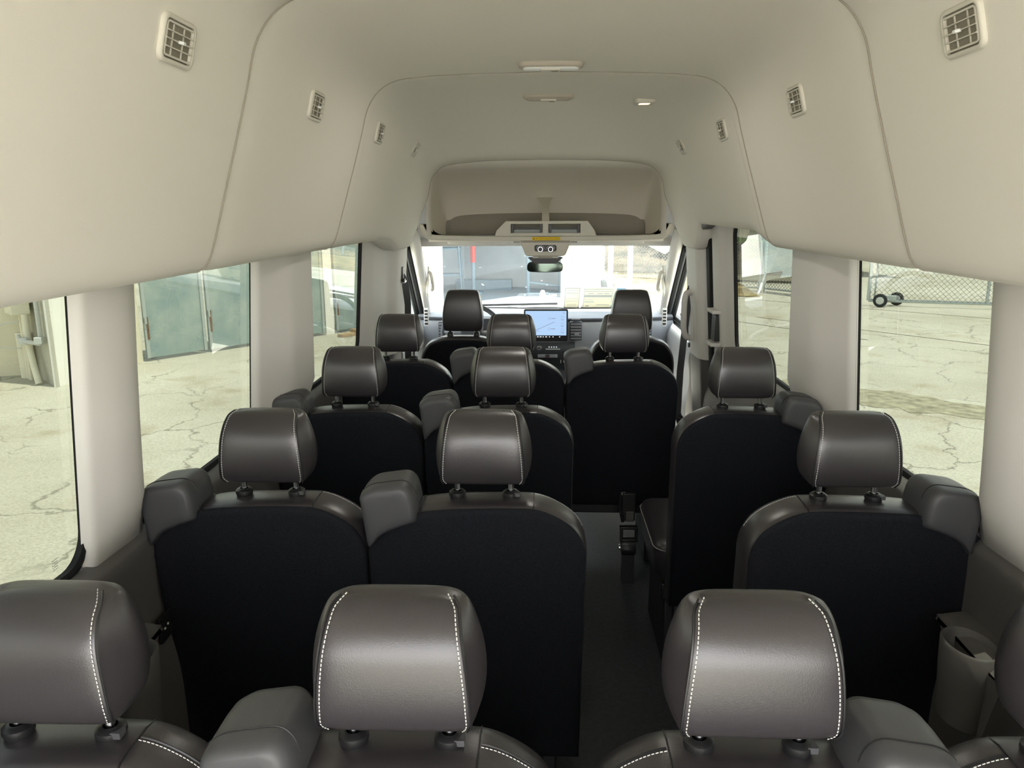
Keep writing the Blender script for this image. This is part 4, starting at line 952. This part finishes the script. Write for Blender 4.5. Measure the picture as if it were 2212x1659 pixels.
fence((1.95, 24.6), (6.0, 21.6), 2.2, 'chain-link fence run seen through the windscreen and front right window', .10, .006)
fence((6.1, 21.5), (7.3, 19.6), 2.2, 'short chain-link fence run beside the rolling gate', .10, .006)
ga, gb = Vector((7.60, 18.22, 0)), Vector((12.4, 16.75, 0)); gl = (gb-ga).length
t = thing('rolling_gate', (ga.x, ga.y, GZ), 'grey tubular chain-link rolling gate in the right window', 'gate', None, math.atan2(gb.y-ga.y, gb.x-ga.x))
mb = MB(); chain(mb, gl, 2.0, .12, .115, .0045); mb.build('mesh', t, smooth=False)
mb = MB()
mb.tube([(0, .03, .12), (gl, .03, .12)], .035, 'steel', 8); mb.tube([(0, .03, 2.1), (gl, .03, 2.1)], .035, 'steel', 8); mb.tube([(0, .03, .12), (0, .03, 2.1)], .04, 'steel', 8)
mb.build('frame', t)
for x in (.13, 2.42, 4.8):
    p = MB(); p.tube([(x, .03, .12), (x, .03, 2.1)], .022 if x < 1 else .035, 'steel', 8); p.build('upright', t)
for x, y in ((.22, -.28), (.62, .22)):
    w = MB(); lathe(w, [(.0, -.05), (.08, -.05), (.10, -.055), (.145, -.045), (.155, 0), (.145, .045), (.10, .055)], (x, y, .155), (.25, 1, 0), 'tyre', 22); wo = w.build('wheel', t)
    h_ = MB(); lathe(h_, [(.0, -.062), (.03, -.062), (.095, -.05), (.10, -.045)], (x, y, .155), (.25, 1, 0), 'hub', 22); h_.build('hub', wo)
p = MB(); p.tube([(.22, -.28, .155), (.62, .22, .155)], .03, 'steel', 8); p.box((.45, .0, .19), (.25, .14, .12), 'steel'); p.build('axle', t, bevel=.01)
for px, (x, y) in enumerate(((1.62, 18.4), (2.10, 18.6))):
    o = MB().tube([(0, 0, 0), (0, 0, 3.6)], .062, 'pole', 14).build('pole'); o.location = (x, y, GZ)
    tag(o, 'pale blue-white upright pole %s in the windscreen' % ('left of the pair' if px == 0 else 'right of the pair'), 'pole', 'pair of upright poles')
# spare tyre leaning by the wall end
t = thing('tyre', (1.66, 20.9, GZ), 'grey tyre leaning against the white building end', 'tyre'); mb = MB(); lathe(mb, [(.17, -.09), (.29, -.09), (.32, 0), (.29, .09), (.17, .09)], (0, 0, .32), (1, .3, .1), 'tyre', 28); mb.build('tread', t); mb = MB(); lathe(mb, [(0, -.02), (.17, -.05), (.17, .05), (0, .02)], (0, 0, .32), (1, .3, .1), 'hub', 24); mb.build('wheel_rim', t); t.scale = (.6, .6, .6)
# bank: litter strip, curb, mulch, grass
def patch(name, pts, m, kind='structure'):
    mb = MB(); mb.add(pts, [tuple(range(len(pts)))], m); o = mb.build(name, smooth=False); o['kind'] = kind; return o
def strip(name, xa, xb, y0, y1, z0, z1, m, kind='structure', n=14):
    mb = MB(); rs = []
    for j, (y, z) in enumerate(((y0, z0), ((y0+y1)/2, (z0+z1)/2+.08), (y1, z1))):
        rs.append([(xa+(xb-xa)*i/n, y-(xa+(xb-xa)*i/n-2)*.35+random.uniform(-.15, .15)*(j == 1), z) for i in range(n+1)])
    mb.rings(rs, m, closed=False); o = mb.build(name); o['kind'] = kind; return o
strip('leaf_litter', 2.1, 5.6, 21.2, 25.5, GZ+.01, GZ+.18, 'litter', 'stuff')
strip('mulch_bed', 2.1, 9, 25.6, 29, GZ+.25, GZ+1.1, 'mulch', 'stuff')
strip('grass_bank', 2.1, 12, 29, 50, GZ+1.1, GZ+4.0, 'grassmat', 'stuff')
mb = MB(); mb.box((4.5, 25.0, GZ+.14), (7.5, .14, .16), 'wall', Matrix.Rotation(-.34, 3, 'Z')); struct(mb.build('curb', smooth=False))
patch('grass_verge', [(12.5, 34, GZ+.02), (17.6, 37.5, GZ+.02), (34, 60, GZ+.02), (12.5, 60, GZ+.02)], 'grassmat', 'stuff')
rs_ = random.Random(5); up_ = []; lo_ = []
for i in range(26):
    u = i/25; x = 3.1+2.5*u; y = 9.95-2.1*u; w_ = .25+.25*math.sin(3.1*u)+rs_.uniform(-.10, .10); up_.append((x+w_*.4, y+w_*.5+rs_.uniform(-.05, .05), GZ+.003)); lo_.append((x-w_*.6, y-w_*.8+rs_.uniform(-.06, .06), GZ+.003))
mb = MB(); mb.rings([up_, lo_], 'stain', closed=False); struct(mb.build('ground_stain', smooth=False))
# trees beyond the fence
def tree(x, y, h, label, rad=2.2):
    t = thing('tree', (x, y, GZ+.8), label, 'tree', 'trees beyond the fence')
    mb = MB(); mb.tube([(0, 0, -.6), (.1, 0, h*.4), (-.1, .1, h*.75)], [.25, .18, .08], 'bark', 8); mb.build('trunk', t)
    mb = MB(); rnd = random.Random(int(x*10))
    for i in range(1500):
        v = Vector((rnd.gauss(0, 1), rnd.gauss(0, 1), rnd.gauss(0, 1))).normalized()*rad*rnd.uniform(.6, 1)**.5; v.z = v.z*.8+h*.62
        a = Vector((rnd.uniform(-1, 1), rnd.uniform(-1, 1), rnd.uniform(-1, 1))).normalized()*.16; b = a.orthogonal().normalized()*.09
        mb.add([v-a, v+b, v+a, v-b], [(0, 1, 2, 3)], 'leaf')
    mb.build('foliage', t, smooth=False)
tree(6.2, 27.5, 4.2, 'leafy green tree behind the fence in the far right window')
tree(8.0, 30.5, 5.0, 'leafy tree standing behind the one nearest the fence', 2.6)
tree(4.0, 42, 5.5, 'distant green tree above the grass bank', 3)
# fallen leaves near the van
for k, (x, y) in enumerate(((2.75, 4.6), (2.35, 4.35), (3.3, 4.1), (1.95, 3.25))):
    o = MB().add([(-.05, 0, .004), (0, .03, .012), (.06, 0, .006), (0, -.03, .014)], [(0, 1, 2, 3)], 'leafred').build('fallen_leaf', smooth=False); o.location = (x, y, GZ); o.rotation_euler = (0, 0, k*1.3)
    tag(o, 'small red-brown fallen leaf on the concrete outside the right window', 'leaf', 'fallen leaves')
# sky portals at the openings (light guides only)
def portal(loc, rot, sx, sy):
    l = bpy.data.lights.new('sky_portal', 'AREA'); l.shape = 'RECTANGLE'; l.size = sx; l.size_y = sy; l.cycles.is_portal = True
    o = bpy.data.objects.new('sky_portal', l); COL.objects.link(o); o.location = loc; o.rotation_euler = rot
portal((0, -.84, 1.0), (math.radians(90), 0, 0), 1.9, 2.1)
for s in (-1, 1):
    portal((s*.93, 1.9, 1.2), (0, s*math.radians(90), 0), .66, 3.6)
portal((0, 5.35, 1.12), (math.radians(-60), 0, 0), 1.75, .95)
